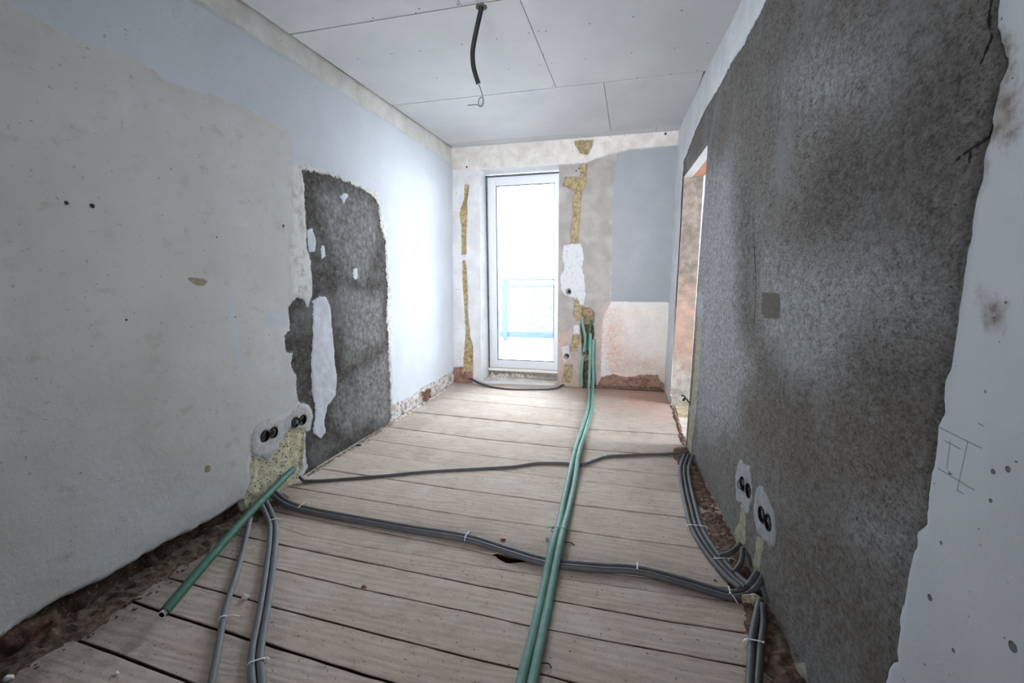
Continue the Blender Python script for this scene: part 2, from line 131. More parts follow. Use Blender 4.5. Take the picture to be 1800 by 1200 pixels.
# ---------------------------------------------------------------- value noise for real relief
RNG = np.random.RandomState(3); LAT = RNG.rand(256, 256)
def vnoise(x, y):
    xi, yi = np.floor(x).astype(int), np.floor(y).astype(int); fx, fy = x - xi, y - yi
    fx = fx * fx * (3 - 2 * fx); fy = fy * fy * (3 - 2 * fy)
    g = lambda a, b: LAT[a % 256, b % 256]
    return (g(xi, yi) * (1 - fx) + g(xi + 1, yi) * fx) * (1 - fy) + (g(xi, yi + 1) * (1 - fx) + g(xi + 1, yi + 1) * fx) * fy
def fbm(x, y, o=4):
    s = 0; a = .5
    for i in range(o): s = s + a * vnoise(x * 2 ** i + 17.3 * i, y * 2 ** i + 5.1 * i); a *= .5
    return s / (1 - .5 ** o)
def sdf(polys, x, y):
    best = np.full(x.shape, 9.0)
    for P in polys:
        P = np.array(P, float); Q = np.roll(P, -1, 0); d2 = np.full(x.shape, 81.0); ins = np.zeros(x.shape, bool)
        for (ax, ay), (bx, by) in zip(P, Q):
            ex, ey = bx - ax, by - ay; L = ex * ex + ey * ey
            if L < 1e-12: continue
            h = np.clip(((x - ax) * ex + (y - ay) * ey) / L, 0, 1)
            d2 = np.minimum(d2, (x - ax - ex * h) ** 2 + (y - ay - ey * h) ** 2)
            c = (ay > y) != (by > y)
            if abs(ey) > 1e-9: ins ^= c & (x < (y - ay) / ey * ex + ax)
        best = np.minimum(best, np.where(ins, -1, 1) * np.sqrt(d2))
    return best
# ---------------------------------------------------------------- node material kit
class NT:
    def __init__(s, name, rough=.9, spec=.2):
        s.m = bpy.data.materials.new(name); s.m.use_nodes = True; s.t = s.m.node_tree; s.t.nodes.clear()
        s.out = s.n('ShaderNodeOutputMaterial'); s.b = s.n('ShaderNodeBsdfPrincipled')
        s.b.inputs['Roughness'].default_value = rough; s.b.inputs['Specular IOR Level'].default_value = spec
        s.t.links.new(s.b.outputs[0], s.out.inputs[0]); s.co = s.n('ShaderNodeTexCoord').outputs['Object']
    def n(s, ty, **k):
        x = s.t.nodes.new(ty)
        for a, v in k.items(): setattr(x, a, v)
        return x
    def put(s, inp, v):
        if isinstance(v, bpy.types.NodeSocket): s.t.links.new(v, inp)
        elif v is not None:
            if hasattr(inp.default_value, '__len__') and not hasattr(v, '__len__'): v = (v,) * len(inp.default_value)
            inp.default_value = v
    def math(s, op, a, b=None, c=None, clamp=False):
        x = s.n('ShaderNodeMath', operation=op, use_clamp=clamp)
        for i, v in enumerate((a, b, c)):
            if v is not None: s.put(x.inputs[i], v)
        return x.outputs[0]
    def vm(s, op, a, b=None, out=0):
        x = s.n('ShaderNodeVectorMath', operation=op); s.put(x.inputs[0], a)
        if b is not None: s.put(x.inputs[3 if op == 'SCALE' else 1], b)
        return x.outputs[out]
    def scl(s, v): return s.vm('MULTIPLY', s.co, v)
    def noise(s, sc, det=4, rough=.55, vec=None, dist=0):
        x = s.n('ShaderNodeTexNoise'); x.inputs['Scale'].default_value = sc; x.inputs['Detail'].default_value = det
        x.inputs['Roughness'].default_value = rough; x.inputs['Distortion'].default_value = dist
        s.t.links.new(vec or s.co, x.inputs['Vector']); return x.outputs[0]
    def vor(s, sc, vec=None, feature='F1'):
        x = s.n('ShaderNodeTexVoronoi', feature=feature); x.inputs['Scale'].default_value = sc
        s.t.links.new(vec or s.co, x.inputs['Vector']); return x.outputs[0]
    def ramp(s, v, a, b, lo=0., hi=1.):
        x = s.n('ShaderNodeMapRange'); s.put(x.inputs[0], v)
        for i, k in enumerate((a, b, lo, hi)): x.inputs[i + 1].default_value = k
        return x.outputs[0]
    def mix(s, f, a, b):
        x = s.n('ShaderNodeMix', data_type='RGBA'); s.put(x.inputs[0], f); s.put(x.inputs[6], a); s.put(x.inputs[7], b); return x.outputs[2]
    def fmix(s, f, a, b):
        x = s.n('ShaderNodeMix', data_type='FLOAT'); s.put(x.inputs[0], f); s.put(x.inputs[2], a); s.put(x.inputs[3], b); return x.outputs[0]
    def two(s, c1, c2, sc, det=5, lo=.38, hi=.62, vec=None, rough=.6):
        return s.mix(s.ramp(s.noise(sc, det, rough, vec), lo, hi), lin(c1), lin(c2))
    def attr(s, name): return s.n('ShaderNodeAttribute', attribute_name=name).outputs['Fac']
    def done(s, col, h=None, strength=1.0):
        s.put(s.b.inputs['Base Color'], col)
        if h is not None:
            bp = s.n('ShaderNodeBump'); bp.inputs['Distance'].default_value = 1.0; bp.inputs['Strength'].default_value = strength
            s.t.links.new(h, bp.inputs['Height']); s.t.links.new(bp.outputs[0], s.b.inputs['Normal'])
        return s.m
def plain(name, c, rough=.6, spec=.3, var=.0, sc=30):
    N = NT(name, rough, spec)
    if not var: return N.done(lin(c))
    c2 = tuple(max(0, v * (1 - var)) for v in c)
    return N.done(N.two(c, c2, sc), N.math('MULTIPLY', N.noise(sc * 4, 3), .0006))
def wallmat(name, base, layers, circles, circol, lines=(), linecol=(90, 90, 95), linew=.0022, cracks=(), specks=(90, 85, 80), specka=.715, flat=(0, 1, 1)):
    """layers: (attribute, colour function, edge noise, softness, height, relief amplitude, relief scale)"""
    N = NT(name, .92, .15)
    e1 = N.math('MULTIPLY_ADD', N.noise(75, 5, .7), .7, N.math('SUBTRACT', N.noise(20, 6, .7), .85)); e2 = N.math('SUBTRACT', N.noise(5, 4, .6), .5)
    fine = N.noise(160, 3, .6); med = N.noise(34, 5, .65)
    col = base(N); h = N.math('MULTIPLY', med, .0012)
    h = N.math('ADD', h, N.math('MULTIPLY', fine, .0004))
    rel = {'fine': fine, 'med': med, 'rough': N.noise(70, 8, .78, N.scl((1, 1, .8))), 'lump': N.noise(26, 8, .72)}
    for (at, cf, en, soft, hh, amp, rk) in layers:
        d = N.math('MULTIPLY_ADD', e1, en, N.attr(at))
        if soft > .03: d = N.math('MULTIPLY_ADD', e2, en * 1.2, d)
        m = N.ramp(d, soft * .5, -soft * .5)
        if soft > .03: m = N.math('MULTIPLY', m, N.ramp(N.noise(38, 6, .7), .36, .62, .35, 1))
        col = N.mix(m, col, cf(N))
        if amp is not None: h = N.fmix(m, h, N.math('MULTIPLY_ADD', rel[rk], amp, hh))
    sp = N.ramp(N.noise(48, 2, .5, N.scl((1.0, 1.0, 1.6))), specka, specka + .03)
    col = N.mix(N.math('MULTIPLY', sp, .8), col, lin(specks))
    fco = N.vm('MULTIPLY', N.co, flat); fl = lambda q: tuple(q[i] * flat[i] for i in range(3))
    for (p, r) in circles:
        dd = N.vm('DISTANCE', fco, fl(p), 1); m = N.ramp(N.math('MULTIPLY_ADD', e1, r * .9, dd), r, r * .75)
        col = N.mix(m, col, lin(circol)); h = N.fmix(m, h, -.01)
    for S, lc, lw in ((lines, linecol, linew), (cracks, (44, 40, 37), .0042)):
        for a, b in S:
            A, B_ = Vector(fl(a)), Vector(fl(b)); ba = B_ - A
            pa = N.vm('SUBTRACT', fco, tuple(A)); t = N.math('MULTIPLY', N.vm('DOT_PRODUCT', pa, tuple(ba), 1), 1 / ba.length_squared, clamp=True)
            x = N.n('ShaderNodeVectorMath', operation='SCALE'); x.inputs[0].default_value = ba; N.t.links.new(t, x.inputs[3])
            dd = N.vm('LENGTH', N.vm('SUBTRACT', pa, x.outputs[0]), None, 1)
            if lw > .004: dd = N.math('MULTIPLY_ADD', e1, .02, dd)
            m = N.ramp(dd, lw, lw * .4); col = N.mix(m if lw > .004 else N.math('MULTIPLY', m, .7), col, lin(lc))
            if lw > .004: h = N.fmix(m, h, -.012)
    return N.done(col, h)
def wallgrid(name, fn, nrm, sv, tv, layers, disp, mats, holes=(), cups=(), base=None):
    sv, tv = np.array(sorted(set(np.round(sv, 4)))), np.array(sorted(set(np.round(tv, 4))))
    ns, nt = len(sv), len(tv); S, T = np.meshgrid(sv, tv, indexing='ij'); S = S.ravel().copy(); T = T.ravel().copy()
    for (cs, ct, r) in cups:                      # snap the grid onto the round box openings
        d = np.hypot(S - cs, T - ct); near = (np.abs(d - r) < .0072) & (d > 1e-4)
        k = r / d[near]; S[near] = cs + (S[near] - cs) * k; T[near] = ct + (T[near] - ct) * k
    co = fn(S, T); n = np.array(nrm, float)
    off = (fbm(S * 1.3 + 9, T * 1.3, 3) - .5) * .016 + (fbm(S * 9, T * 9, 3) - .5) * .0035
    att = {}
    for k, polys in layers.items():
        d = sdf(polys, S, T); att[k] = np.clip(d, -.6, .6)
        if k in disp:
            dep, w, rg = disp[k]; q = np.clip((-(d + (fbm(S * 30, T * 30, 3) - .5) * .02)) / w + .5, 0, 1); q = q * q * (3 - 2 * q)
            off = off + q * (dep + rg * (fbm(S * 34, T * 34, 4) - .5))
    for (cs, ct, r) in cups:
        off[np.hypot(S - cs, T - ct) < r + .012] = .0
        off[np.hypot(S - cs, T - ct) < r - .001] = -.05
    co = co + off[:, None] * n
    idx = np.arange(ns * nt).reshape(ns, nt)
    a, b, c, d_ = idx[:-1, :-1].ravel(), idx[1:, :-1].ravel(), idx[1:, 1:].ravel(), idx[:-1, 1:].ravel()
    cs_, ct_ = (S[a] + S[c]) / 2, (T[a] + T[c]) / 2; keep = np.ones(len(a), bool)
    for (s0, s1, t0, t1) in holes: keep &= ~((cs_ > s0) & (cs_ < s1) & (ct_ > t0) & (ct_ < t1))
    F = np.stack([a, b, c, d_], 1)[keep]
    nn = np.cross(co[F[0][1]] - co[F[0][0]], co[F[0][3]] - co[F[0][0]])
    if nn @ n < 0: F = F[:, ::-1]
    me = bpy.data.meshes.new(name); me.vertices.add(len(co)); me.vertices.foreach_set('co', co.ravel().astype(np.float32))
    me.loops.add(F.size); me.loops.foreach_set('vertex_index', F.ravel().astype(np.int32))
    me.polygons.add(len(F)); me.polygons.foreach_set('loop_start', np.arange(0, F.size, 4, dtype=np.int32))
    me.update(calc_edges=True); me.validate()
    for k, v in att.items():
        A = me.attributes.new(k, 'FLOAT', 'POINT'); A.data.foreach_set('value', v.astype(np.float32))
    o = link(name, me, None, mats, True); o['kind'] = 'structure'; return o
def rng(*segs):
    out = []
    for a, b, st in segs: out += list(np.linspace(a, b, max(2, int(round(abs(b - a) / st)) + 1)))
    return out
# ================================================================ WALL MATERIALS
c2 = lambda a, b, sc, **k: (lambda N: N.two(a, b, sc, **k))
def conc_left(N):
    c = N.two((84, 81, 78), (62, 58, 54), 9); c = N.mix(N.ramp(N.noise(34, 9, .85), .51, .62), c, lin((118, 117, 117)))
    c = N.mix(N.ramp(N.noise(2.6, 6, .7), .52, .68), c, lin((116, 115, 116)))
    return N.mix(N.ramp(N.noise(14, 6, .7), .58, .68), c, lin((72, 66, 60)))
def foamc(N):
    c = N.two((204, 200, 178), (180, 172, 142), 24); c = N.mix(N.ramp(N.vor(48), .30, .16), c, lin((84, 74, 52)))
    return N.mix(N.ramp(N.noise(40, 5), .6, .7), c, lin((222, 217, 188)))
def oldc(N):
    c = N.two((196, 195, 193), (184, 183, 180), 2.4, lo=.3, hi=.7); c = N.mix(N.ramp(N.noise(1.3, 5, .6), .52, .72), c, lin((202, 203, 206)))
    return N.mix(N.math('MULTIPLY', N.ramp(N.noise(9, 7, .75, N.scl((1, 1, 1.5))), .56, .70), .6), c, lin((162, 157, 152)))
def basec(N):
    c = N.two((104, 88, 76), (70, 57, 48), 22); return N.mix(N.ramp(N.noise(60, 5), .6, .68), c, lin((150, 132, 118)))
def dirtc(N):
    c = N.two((160, 128, 114), (128, 98, 84), 18); return N.mix(N.ramp(N.noise(50, 5), .58, .7), c, lin((186, 164, 150)))
M_left = wallmat('left_wall_plaster', c2((194, 199, 206), (186, 191, 198), 1.6),
  [('old', oldc, .02, .012, -.0008, .0016, 'med'),
   ('blue', c2((190, 196, 206), (184, 190, 198), 8), .02, .03, 0, None, ''),
   ('band', c2((207, 207, 204), (196, 193, 187), 7), .05, .03, -.0015, .003, 'lump'),
   ('cream', c2((206, 206, 203), (172, 168, 162), 22, lo=.48, hi=.66), .09, .03, 0, .006, 'lump'),
   ('concrete', conc_left, .06, .006, -.002, .010, 'rough'),
   ('smear', c2((150, 150, 152), (112, 110, 108), 24), .12, .12, 0, None, ''),
   ('island', c2((204, 208, 216), (190, 194, 202), 12), .04, .005, .002, .0012, 'med'),
   ('sockets', c2((190, 191, 193), (172, 172, 173), 20), .04, .008, .001, .005, 'lump'),
   ('foam', foamc, .05, .006, -.002, .012, 'lump'),
   ('far', c2((204, 200, 198), (150, 134, 124), 30, lo=.48, hi=.62), .05, .01, 0, .014, 'lump'),
   ('spot', c2((150, 142, 122), (132, 124, 104), 40), .01, .004, 0, None, ''),
   ('base', basec, .02, .005, -.004, .02, 'lump'),
   ('brick', c2((120, 88, 76), (84, 64, 56), 26), .05, .008, 0, .016, 'lump')],
  [(p_, r_ * .72) for p_, r_ in LC], (60, 57, 55), specks=(150, 145, 138), specka=.70)
def greyc(N):
    c = N.two((162, 158, 155), (146, 142, 139), 5); return N.mix(N.ramp(N.noise(3, 5), .55, .7), c, lin((172, 170, 170)))
M_back = wallmat('back_wall_plaster', c2((210, 212, 216), (198, 198, 200), 5),
  [('grey', greyc, .05, .02, 0, .002, 'med'),
   ('cream', c2((208, 200, 191), (196, 184, 174), 6), .06, .09, 0, .002, 'med'),
   ('pink', c2((194, 156, 140), (188, 168, 156), 9), .14, .2, 0, None, ''),
   ('panel', c2((150, 154, 159), (145, 149, 154), 5), .02, .012, .0008, .0006, 'med'),
   ('band', c2((212, 210, 206), (196, 191, 184), 9), .05, .03, 0, .003, 'lump'),
   ('dirtleft', dirtc, .03, .01, 0, .014, 'lump'),
   ('repair', c2((192, 194, 199), (174, 174, 178), 30, lo=.54, hi=.7), .06, .008, .001, .005, 'lump'),
   ('brown', c2((146, 128, 106), (118, 100, 80), 26), .03, .006, 0, .014, 'lump'),
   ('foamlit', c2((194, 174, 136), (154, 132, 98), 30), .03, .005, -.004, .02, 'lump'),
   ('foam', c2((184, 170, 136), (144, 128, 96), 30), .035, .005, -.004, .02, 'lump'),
   ('dirt', dirtc, .05, .012, 0, .016, 'lump'),
   ('chase', c2((112, 92, 76), (70, 60, 48), 26), .015, .005, -.006, .02, 'lump')],
  BC, (60, 57, 55), specks=(150, 130, 118), specka=.69, flat=(1, 0, 1))
def conc_right(N):
    c = N.two((150, 146, 142), (133, 128, 123), 3.2, lo=.3, hi=.7)
    v = N.scl((1, .6, 1.0)); g = N.math('MULTIPLY_ADD', N.noise(150, 4, .7, v), .45, N.math('MULTIPLY', N.noise(48, 8, .85, v), .55))
    c = N.mix(N.ramp(N.noise(95, 6, .8, v), .60, .66), c, lin((70, 65, 60)))
    c = N.mix(N.ramp(g, .50, .60), c, lin((168, 167, 168))); c = N.mix(N.ramp(g, .48, .41), c, lin((92, 86, 81)))
    c = N.mix(N.math('MULTIPLY', N.ramp(N.noise(2.6, 6, .7, N.scl((1, .9, .45))), .52, .66), .55), c, lin((178, 181, 188)))
    return N.mix(N.math('MULTIPLY', N.ramp(N.noise(1.7, 5, .6), .55, .7), .6), c, lin((128, 118, 108)))
def speck(a, b):
    return lambda N: N.mix(N.ramp(N.math('MULTIPLY_ADD', N.noise(150, 4, .7, N.scl((1, .6, 1.0))), .45, N.math('MULTIPLY', N.noise(48, 8, .85, N.scl((1, .6, 1.0))), .55)), .42, .58), lin(a), lin(b))
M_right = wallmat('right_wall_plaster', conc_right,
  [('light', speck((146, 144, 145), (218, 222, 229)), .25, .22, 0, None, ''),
   ('dark', speck((82, 76, 71), (128, 124, 120)), .2, .2, 0, None, ''),
   ('brownish', speck((106, 95, 86), (150, 140, 131)), .2, .2, 0, None, ''),
   ('square', speck((112, 105, 99), (136, 130, 125)), .006, .004, -.004, .006, 'rough'),
   ('dirt', dirtc, .06, .03, 0, .014, 'lump'),
   ('white', c2((186, 190, 196), (176, 180, 187), 1.8), .016, .004, .004, .0012, 'med'),  # near white paint, toned down: edge shading put into the colour
   ('white_lit', c2((218, 221, 226), (204, 207, 211), 4), .016, .004, .004, .0012, 'med'),  # same white paint at top and far end, brightened where grazing light is weak
   ('scrape', c2((124, 117, 110), (160, 156, 152), 40), .05, .03, 0, None, ''),
   ('foam', c2((214, 210, 194), (184, 178, 154), 34), .03, .004, .002, .014, 'lump'),
   ('plaster', c2((206, 210, 216), (186, 190, 196), 26), .03, .004, .003, .006, 'lump')],
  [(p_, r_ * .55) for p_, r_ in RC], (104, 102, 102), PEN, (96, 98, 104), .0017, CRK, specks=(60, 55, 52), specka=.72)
# the rough concrete needs its own relief under everything: raise the base bump of the right wall
for nd in M_right.node_tree.nodes:
    if nd.type == 'BUMP': RB = nd
_N = NT.__new__(NT); _N.m = M_right; _N.t = M_right.node_tree; _N.co = [n for n in _N.t.nodes if n.type == 'TEX_COORD'][0].outputs['Object']
_h = RB.inputs['Height'].links[0].from_socket
_w = _N.ramp(_N.math('MINIMUM', _N.attr('white'), _N.attr('white_lit')), 0, .01)
_g = _N.math('ADD', _N.math('MULTIPLY_ADD', _N.noise(130, 4, .7, _N.scl((1, .6, 1.0))), .010, _N.math('MULTIPLY', _N.noise(46, 9, .85, _N.scl((1, .6, 1.0))), .022)), _N.math('MULTIPLY', _N.noise(11, 5, .6), .02))
_N.t.links.new(_N.math('MULTIPLY_ADD', _g, _w, _h), RB.inputs['Height'])
# ================================================================ WALLS
LR, BR_ = .031, .03
cupL = [(p[1], p[2], LR) for p in BOX['L']]; cupR = [(p[1], p[2], LR) for p in BOX['R']]; cupB = [(p[0], p[2], BR_) for p in BOX['B']]
wallgrid('wall_left', PL, (1, 0, 0), rng((-2.3, .6, .12), (.6, 5.05, .0125)), rng((-.06, 2.72, .0125)), LP,
  {'concrete': (-.009, .02, .006), 'old': (-.002, .02, 0), 'island': (.006, .02, 0), 'foam': (-.006, .03, .016), 'base': (-.035, .02, .03), 'brick': (.03, .03, .012), 'far': (.0, .03, .04), 'band': (-.004, .02, .008), 'sockets': (.003, .02, .003)}, [M_left], cups=cupL)
WX0, WX1, WZ0, WZ1 = -1.657, -.778, .035, 2.397
wallgrid('wall_back', PB, (0, -1, 0), rng((-2.05, WX0, .01), (WX0, WX1, .0125), (WX1, .52, .01)), rng((-.06, WZ0, .012), (WZ0, WZ1, .0125), (WZ1, 2.72, .0125)), BP,
  {'foam': (-.014, .02, .02), 'foamlit': (-.014, .02, .02), 'chase': (-.045, .02, .02), 'brown': (-.004, .02, .02), 'dirt': (.012, .03, .03), 'dirtleft': (.006, .03, .03), 'band': (-.004, .02, .006), 'panel': (.004, .01, 0), 'repair': (.002, .02, .004)}, [M_back], holes=[(WX0, WX1, WZ0, WZ1)], cups=cupB)
DY0, DY1, DZ = 3.45, 4.52, 2.11
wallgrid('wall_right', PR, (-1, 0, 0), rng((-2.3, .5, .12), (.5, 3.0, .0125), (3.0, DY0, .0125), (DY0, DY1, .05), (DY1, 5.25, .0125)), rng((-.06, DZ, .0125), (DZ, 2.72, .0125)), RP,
  {'white': (.012, .018, 0), 'white_lit': (.010, .018, 0), 'light': (0.001, .1, .004), 'square': (-.006, .01, 0), 'foam': (.002, .02, .012), 'plaster': (.006, .015, .004), 'dirt': (.008, .05, .03)}, [M_right], holes=[(DY0, DY1, -.1, DZ)], cups=cupR)
def rjamb(N):
    c = N.two((152, 141, 132), (122, 112, 104), 14)
    z = N.n('ShaderNodeSeparateXYZ'); N.t.links.new(N.co, z.inputs[0]); zz = N.math('MULTIPLY_ADD', N.noise(7, 4), .5, z.outputs[2])
    pk = N.two((186, 154, 140), (160, 140, 128), 10)
    c = N.mix(N.ramp(zz, 1.55, 1.25), c, pk); return N.mix(N.ramp(zz, .75, .55), c, N.two((186, 180, 172), (150, 142, 134), 12))
N = NT('bare_jamb', .95, .1); M_jamb = N.done(rjamb(N), N.math('MULTIPLY', N.noise(30, 7, .7), .012))
N = NT('pink_brick', .95, .1)
br = N.n('ShaderNodeTexBrick'); br.inputs['Scale'].default_value = 1; br.inputs['Brick Width'].default_value = .25; br.inputs['Row Height'].default_value = .07; br.inputs['Mortar Size'].default_value = .006
br.inputs['Color1'].default_value = lin((206, 142, 118)); br.inputs['Color2'].default_value = lin((190, 124, 102)); br.inputs['Mortar'].default_value = lin((206, 184, 168))
N.t.links.new(N.co, br.inputs['Vector']); M_brick = N.done(br.outputs[0], N.math('MULTIPLY', N.noise(40, 5), .006))
M_white = plain('white_render', (214, 216, 219), .9, .1, .05, 6)
M_shell = plain('masonry_shell', (170, 165, 160), .95, .1)
M_dust = NT('dusty_screed', .95, .1); M_dust = M_dust.done(M_dust.two((214, 208, 200), (190, 180, 170), 6), M_dust.math('MULTIPLY', M_dust.noise(40, 5), .004))
WT = .165
def quad(name, pts, mat, nx=1):
    o = link(name, pymesh(pts, [(0, 1, 2, 3)]), None, [mat]); o['kind'] = 'structure'; return o
def rx(y, z): return float(lerp(tabx(XB, y), tabx(XT, y), z / H))
def reveal(name, ring, depth, mats, bev=False):
    """ring: list of (point, outward offset point, material) quads"""
    v, f, mi = [], [], []
    for (a, b, c, d, m) in ring:
        k = len(v); v += [a, b, c, d]; f.append((k, k + 1, k + 2, k + 3)); mi.append(m)
    me = pymesh(v, f); o = link(name, me, None, mats); me.polygons.foreach_set('material_index', mi); o['kind'] = 'structure'; return o
y0, y1 = DY0, DY1
a0, a1, a2, a3 = rx(y0, 0), rx(y0, DZ), rx(y1, 0), rx(y1, DZ)
reveal('wall_doorway_reveal', [
  ((a2, y1, -.08), (a2 + WT, y1, -.08), (a3 + WT, y1, DZ + .02), (a3, y1, DZ + .02), 0),
  ((a0, y0, -.08), (a0 + WT, y0, -.08), (a1 + WT, y0, DZ + .02), (a1, y0, DZ + .02), 2),
  ((a1 - .003, y0 - .01, DZ), (a3 - .003, y1 + .01, DZ), (a3 + .07, y1 + .01, DZ), (a1 + .07, y0 - .01, DZ), 2),
  ((a1 + .07, y0 - .01, DZ + .005), (a3 + .07, y1 + .01, DZ + .005), (a3 + WT, y1 + .01, DZ + .005), (a1 + WT, y0 - .01, DZ + .005), 1)], 0, [M_jamb, M_brick, M_white])
DB = .2
def by(x, z): return float(PB(np.array([float(x)]), np.array([float(z)]))[0][1])
p = lambda x, z, o=0: (x, by(x, z) + o, z)
SX0 = -1.625
reveal('wall_window_reveal', [
  (p(WX0, WZ0), p(SX0, WZ0, .35), p(SX0, WZ1 - .03, .35), p(WX0, WZ1), 0),
  (p(WX1, WZ0), p(WX1 + .02, WZ0, .35), p(WX1 + .02, WZ1 - .03, .35), p(WX1, WZ1), 0),
  (p(WX0, WZ1), p(SX0, WZ1 - .035, .35), p(WX1 + .02, WZ1 - .035, .35), p(WX1, WZ1), 0),
  (p(WX0, WZ0), p(SX0, WZ0 + .01, .35), p(WX1 + .02, WZ0 + .01, .35), p(WX1, WZ0), 1)], 0, [M_white, M_dust])
# outer shells so that daylight enters only through the openings
def shell(name, boxes, mat=None):
    o = link(name, boxmesh(boxes), None, [mat or M_shell]); o['kind'] = 'structure'; return o
shell('wall_left_outer', [(-2.30, -2.06, -2.5, 5.5, -.3, 2.95)])
shell('wall_back_outer', [(-2.3, WX0 - .005, 5.10, 5.5, -.3, 2.95), (WX1 + .03, 4.0, 5.20, 5.5, -.3, 2.95), (WX0 - .005, WX1 + .03, 5.15, 5.5, WZ1 + .0, 2.95), (WX0 - .005, WX1 + .03, 5.10, 5.5, -.3, WZ0 - .01)])
shell('wall_rear', [(-2.3, -1.3, -2.6, -2.3, -.3, 2.95), (.1, 4.0, -2.6, -2.3, -.3, 2.95), (-1.3, .1, -2.6, -2.5, -.3, 2.95)], M_white)
# wall between the two rooms (far face), and the next room
def nxt():
    v, f = [], []
    def slab(ya, yb, z0, z1):
        k = len(v); e = .02
        for y in (ya, yb):
            for z in (z0, z1): v.append((rx(y, z) + WT, y, z))
        f.append((k, k + 1, k + 3, k + 2))
    slab(-2.4, DY0, -.3, 2.95); slab(DY1, 5.4, -.3, 2.95); slab(DY0, DY1, DZ, 2.95)
    o = link('wall_next_room_near', pymesh(v, f), None, [M_white]); o['kind'] = 'structure'
nxt()
shell('wall_next_room_far', [(3.4, 3.7, -2.6, 3.1, -.3, 2.95), (3.4, 3.7, 5.3, 5.6, -.3, 2.95), (3.4, 3.7, 4.35, 5.4, -.3, 2.95), (3.4, 3.7, 3.1, 4.35, -.3, .9), (3.4, 3.7, 3.1, 4.35, 2.2, 2.95)], M_white)
shell('wall_next_room_back', [(.62, 3.5, 5.10, 5.2, -.3, 2.95)], M_white)
shell('wall_next_room_front', [(.80, 3.5, 1.5, 1.6, -.3, 2.95)], M_white)
# threshold and next room floor
shell('floor_next_room', [(.60, 3.5, 1.5, 5.2, -.3, -.02), (.436, .62, 3.4, 4.6, -.3, -.02)], M_dust)
# ================================================================ FLOOR of boards
def floormat():
    N = NT('dusty_floor_boards', .9, .2); st = N.scl((.35, 1.0, 1.0))
    c = N.two((204, 190, 179), (186, 170, 159), 3.0, lo=.3, hi=.7)
    c = N.mix(N.math('MULTIPLY', N.ramp(N.noise(26, 6, .7, st), .5, .64), .6), c, lin((160, 144, 133)))
    w = N.n('ShaderNodeTexWave', wave_type='BANDS', bands_direction='Y'); w.inputs['Scale'].default_value = 9; w.inputs['Distortion'].default_value = 14; w.inputs['Detail'].default_value = 3; w.inputs['Detail Scale'].default_value = .8
    N.t.links.new(N.scl((.18, 1, 1)), w.inputs[0]); c = N.mix(N.math('MULTIPLY', w.outputs['Fac'], .34), c, lin((164, 150, 140)))
    c = N.mix(N.math('MULTIPLY', N.ramp(N.noise(4.5, 5, .6), .54, .68), .55), c, lin((208, 198, 190)))
    at = N.attr('bn'); c = N.mix(N.math('MULTIPLY', at, .3), c, lin((150, 132, 120)))
    dv = N.noise(70, 2, .5); c = N.mix(N.math('MULTIPLY', N.ramp(N.noise(110, 4, .75), .56, .66), .4), c, lin((136, 120, 110)))
    c = N.mix(N.math('MULTIPLY', N.ramp(dv, .68, .71), .85), c, lin((104, 90, 80)))
    z = N.n('ShaderNodeSeparateXYZ'); N.t.links.new(N.co, z.inputs[0])
    # reddish brick dust by the doorway and back wall
    dd = N.vm('DISTANCE', N.co, (.35, 5.0, 0), 1); c = N.mix(N.math('MULTIPLY', N.ramp(N.math('MULTIPLY_ADD', N.noise(6, 5), .8, dd), 1.55, .75), .6), c, lin((170, 124, 106)))
    # brown dirt along the left wall near the camera
    lx = N.math('MULTIPLY_ADD', N.noise(7, 6, .7), .35, z.outputs[0]); yy = N.ramp(z.outputs[1], 2.3, 1.9)
    c = N.mix(N.math('MULTIPLY', N.math('MULTIPLY', N.ramp(lx, -1.52, -1.72), yy), .75), c, N.two((128, 112, 100), (92, 78, 68), 30))
    rx_ = N.math('MULTIPLY_ADD', N.noise(9, 6, .7), .3, z.outputs[0]); c = N.mix(N.math('MULTIPLY', N.ramp(rx_, .55, .70), .7), c, N.two((142, 110, 96), (104, 80, 70), 30))
    side = N.ramp(z.outputs[2], -.002, -.006); c = N.mix(side, c, lin((78, 58, 46)))
    h = N.math('MULTIPLY_ADD', N.noise(60, 5, .65, st), .0015, N.math('MULTIPLY', w.outputs['Fac'], .0006))
    return N.done(c, h)
M_floor = floormat(); M_dark = plain('void_dirt', (46, 38, 32), 1, 0, .2, 20)
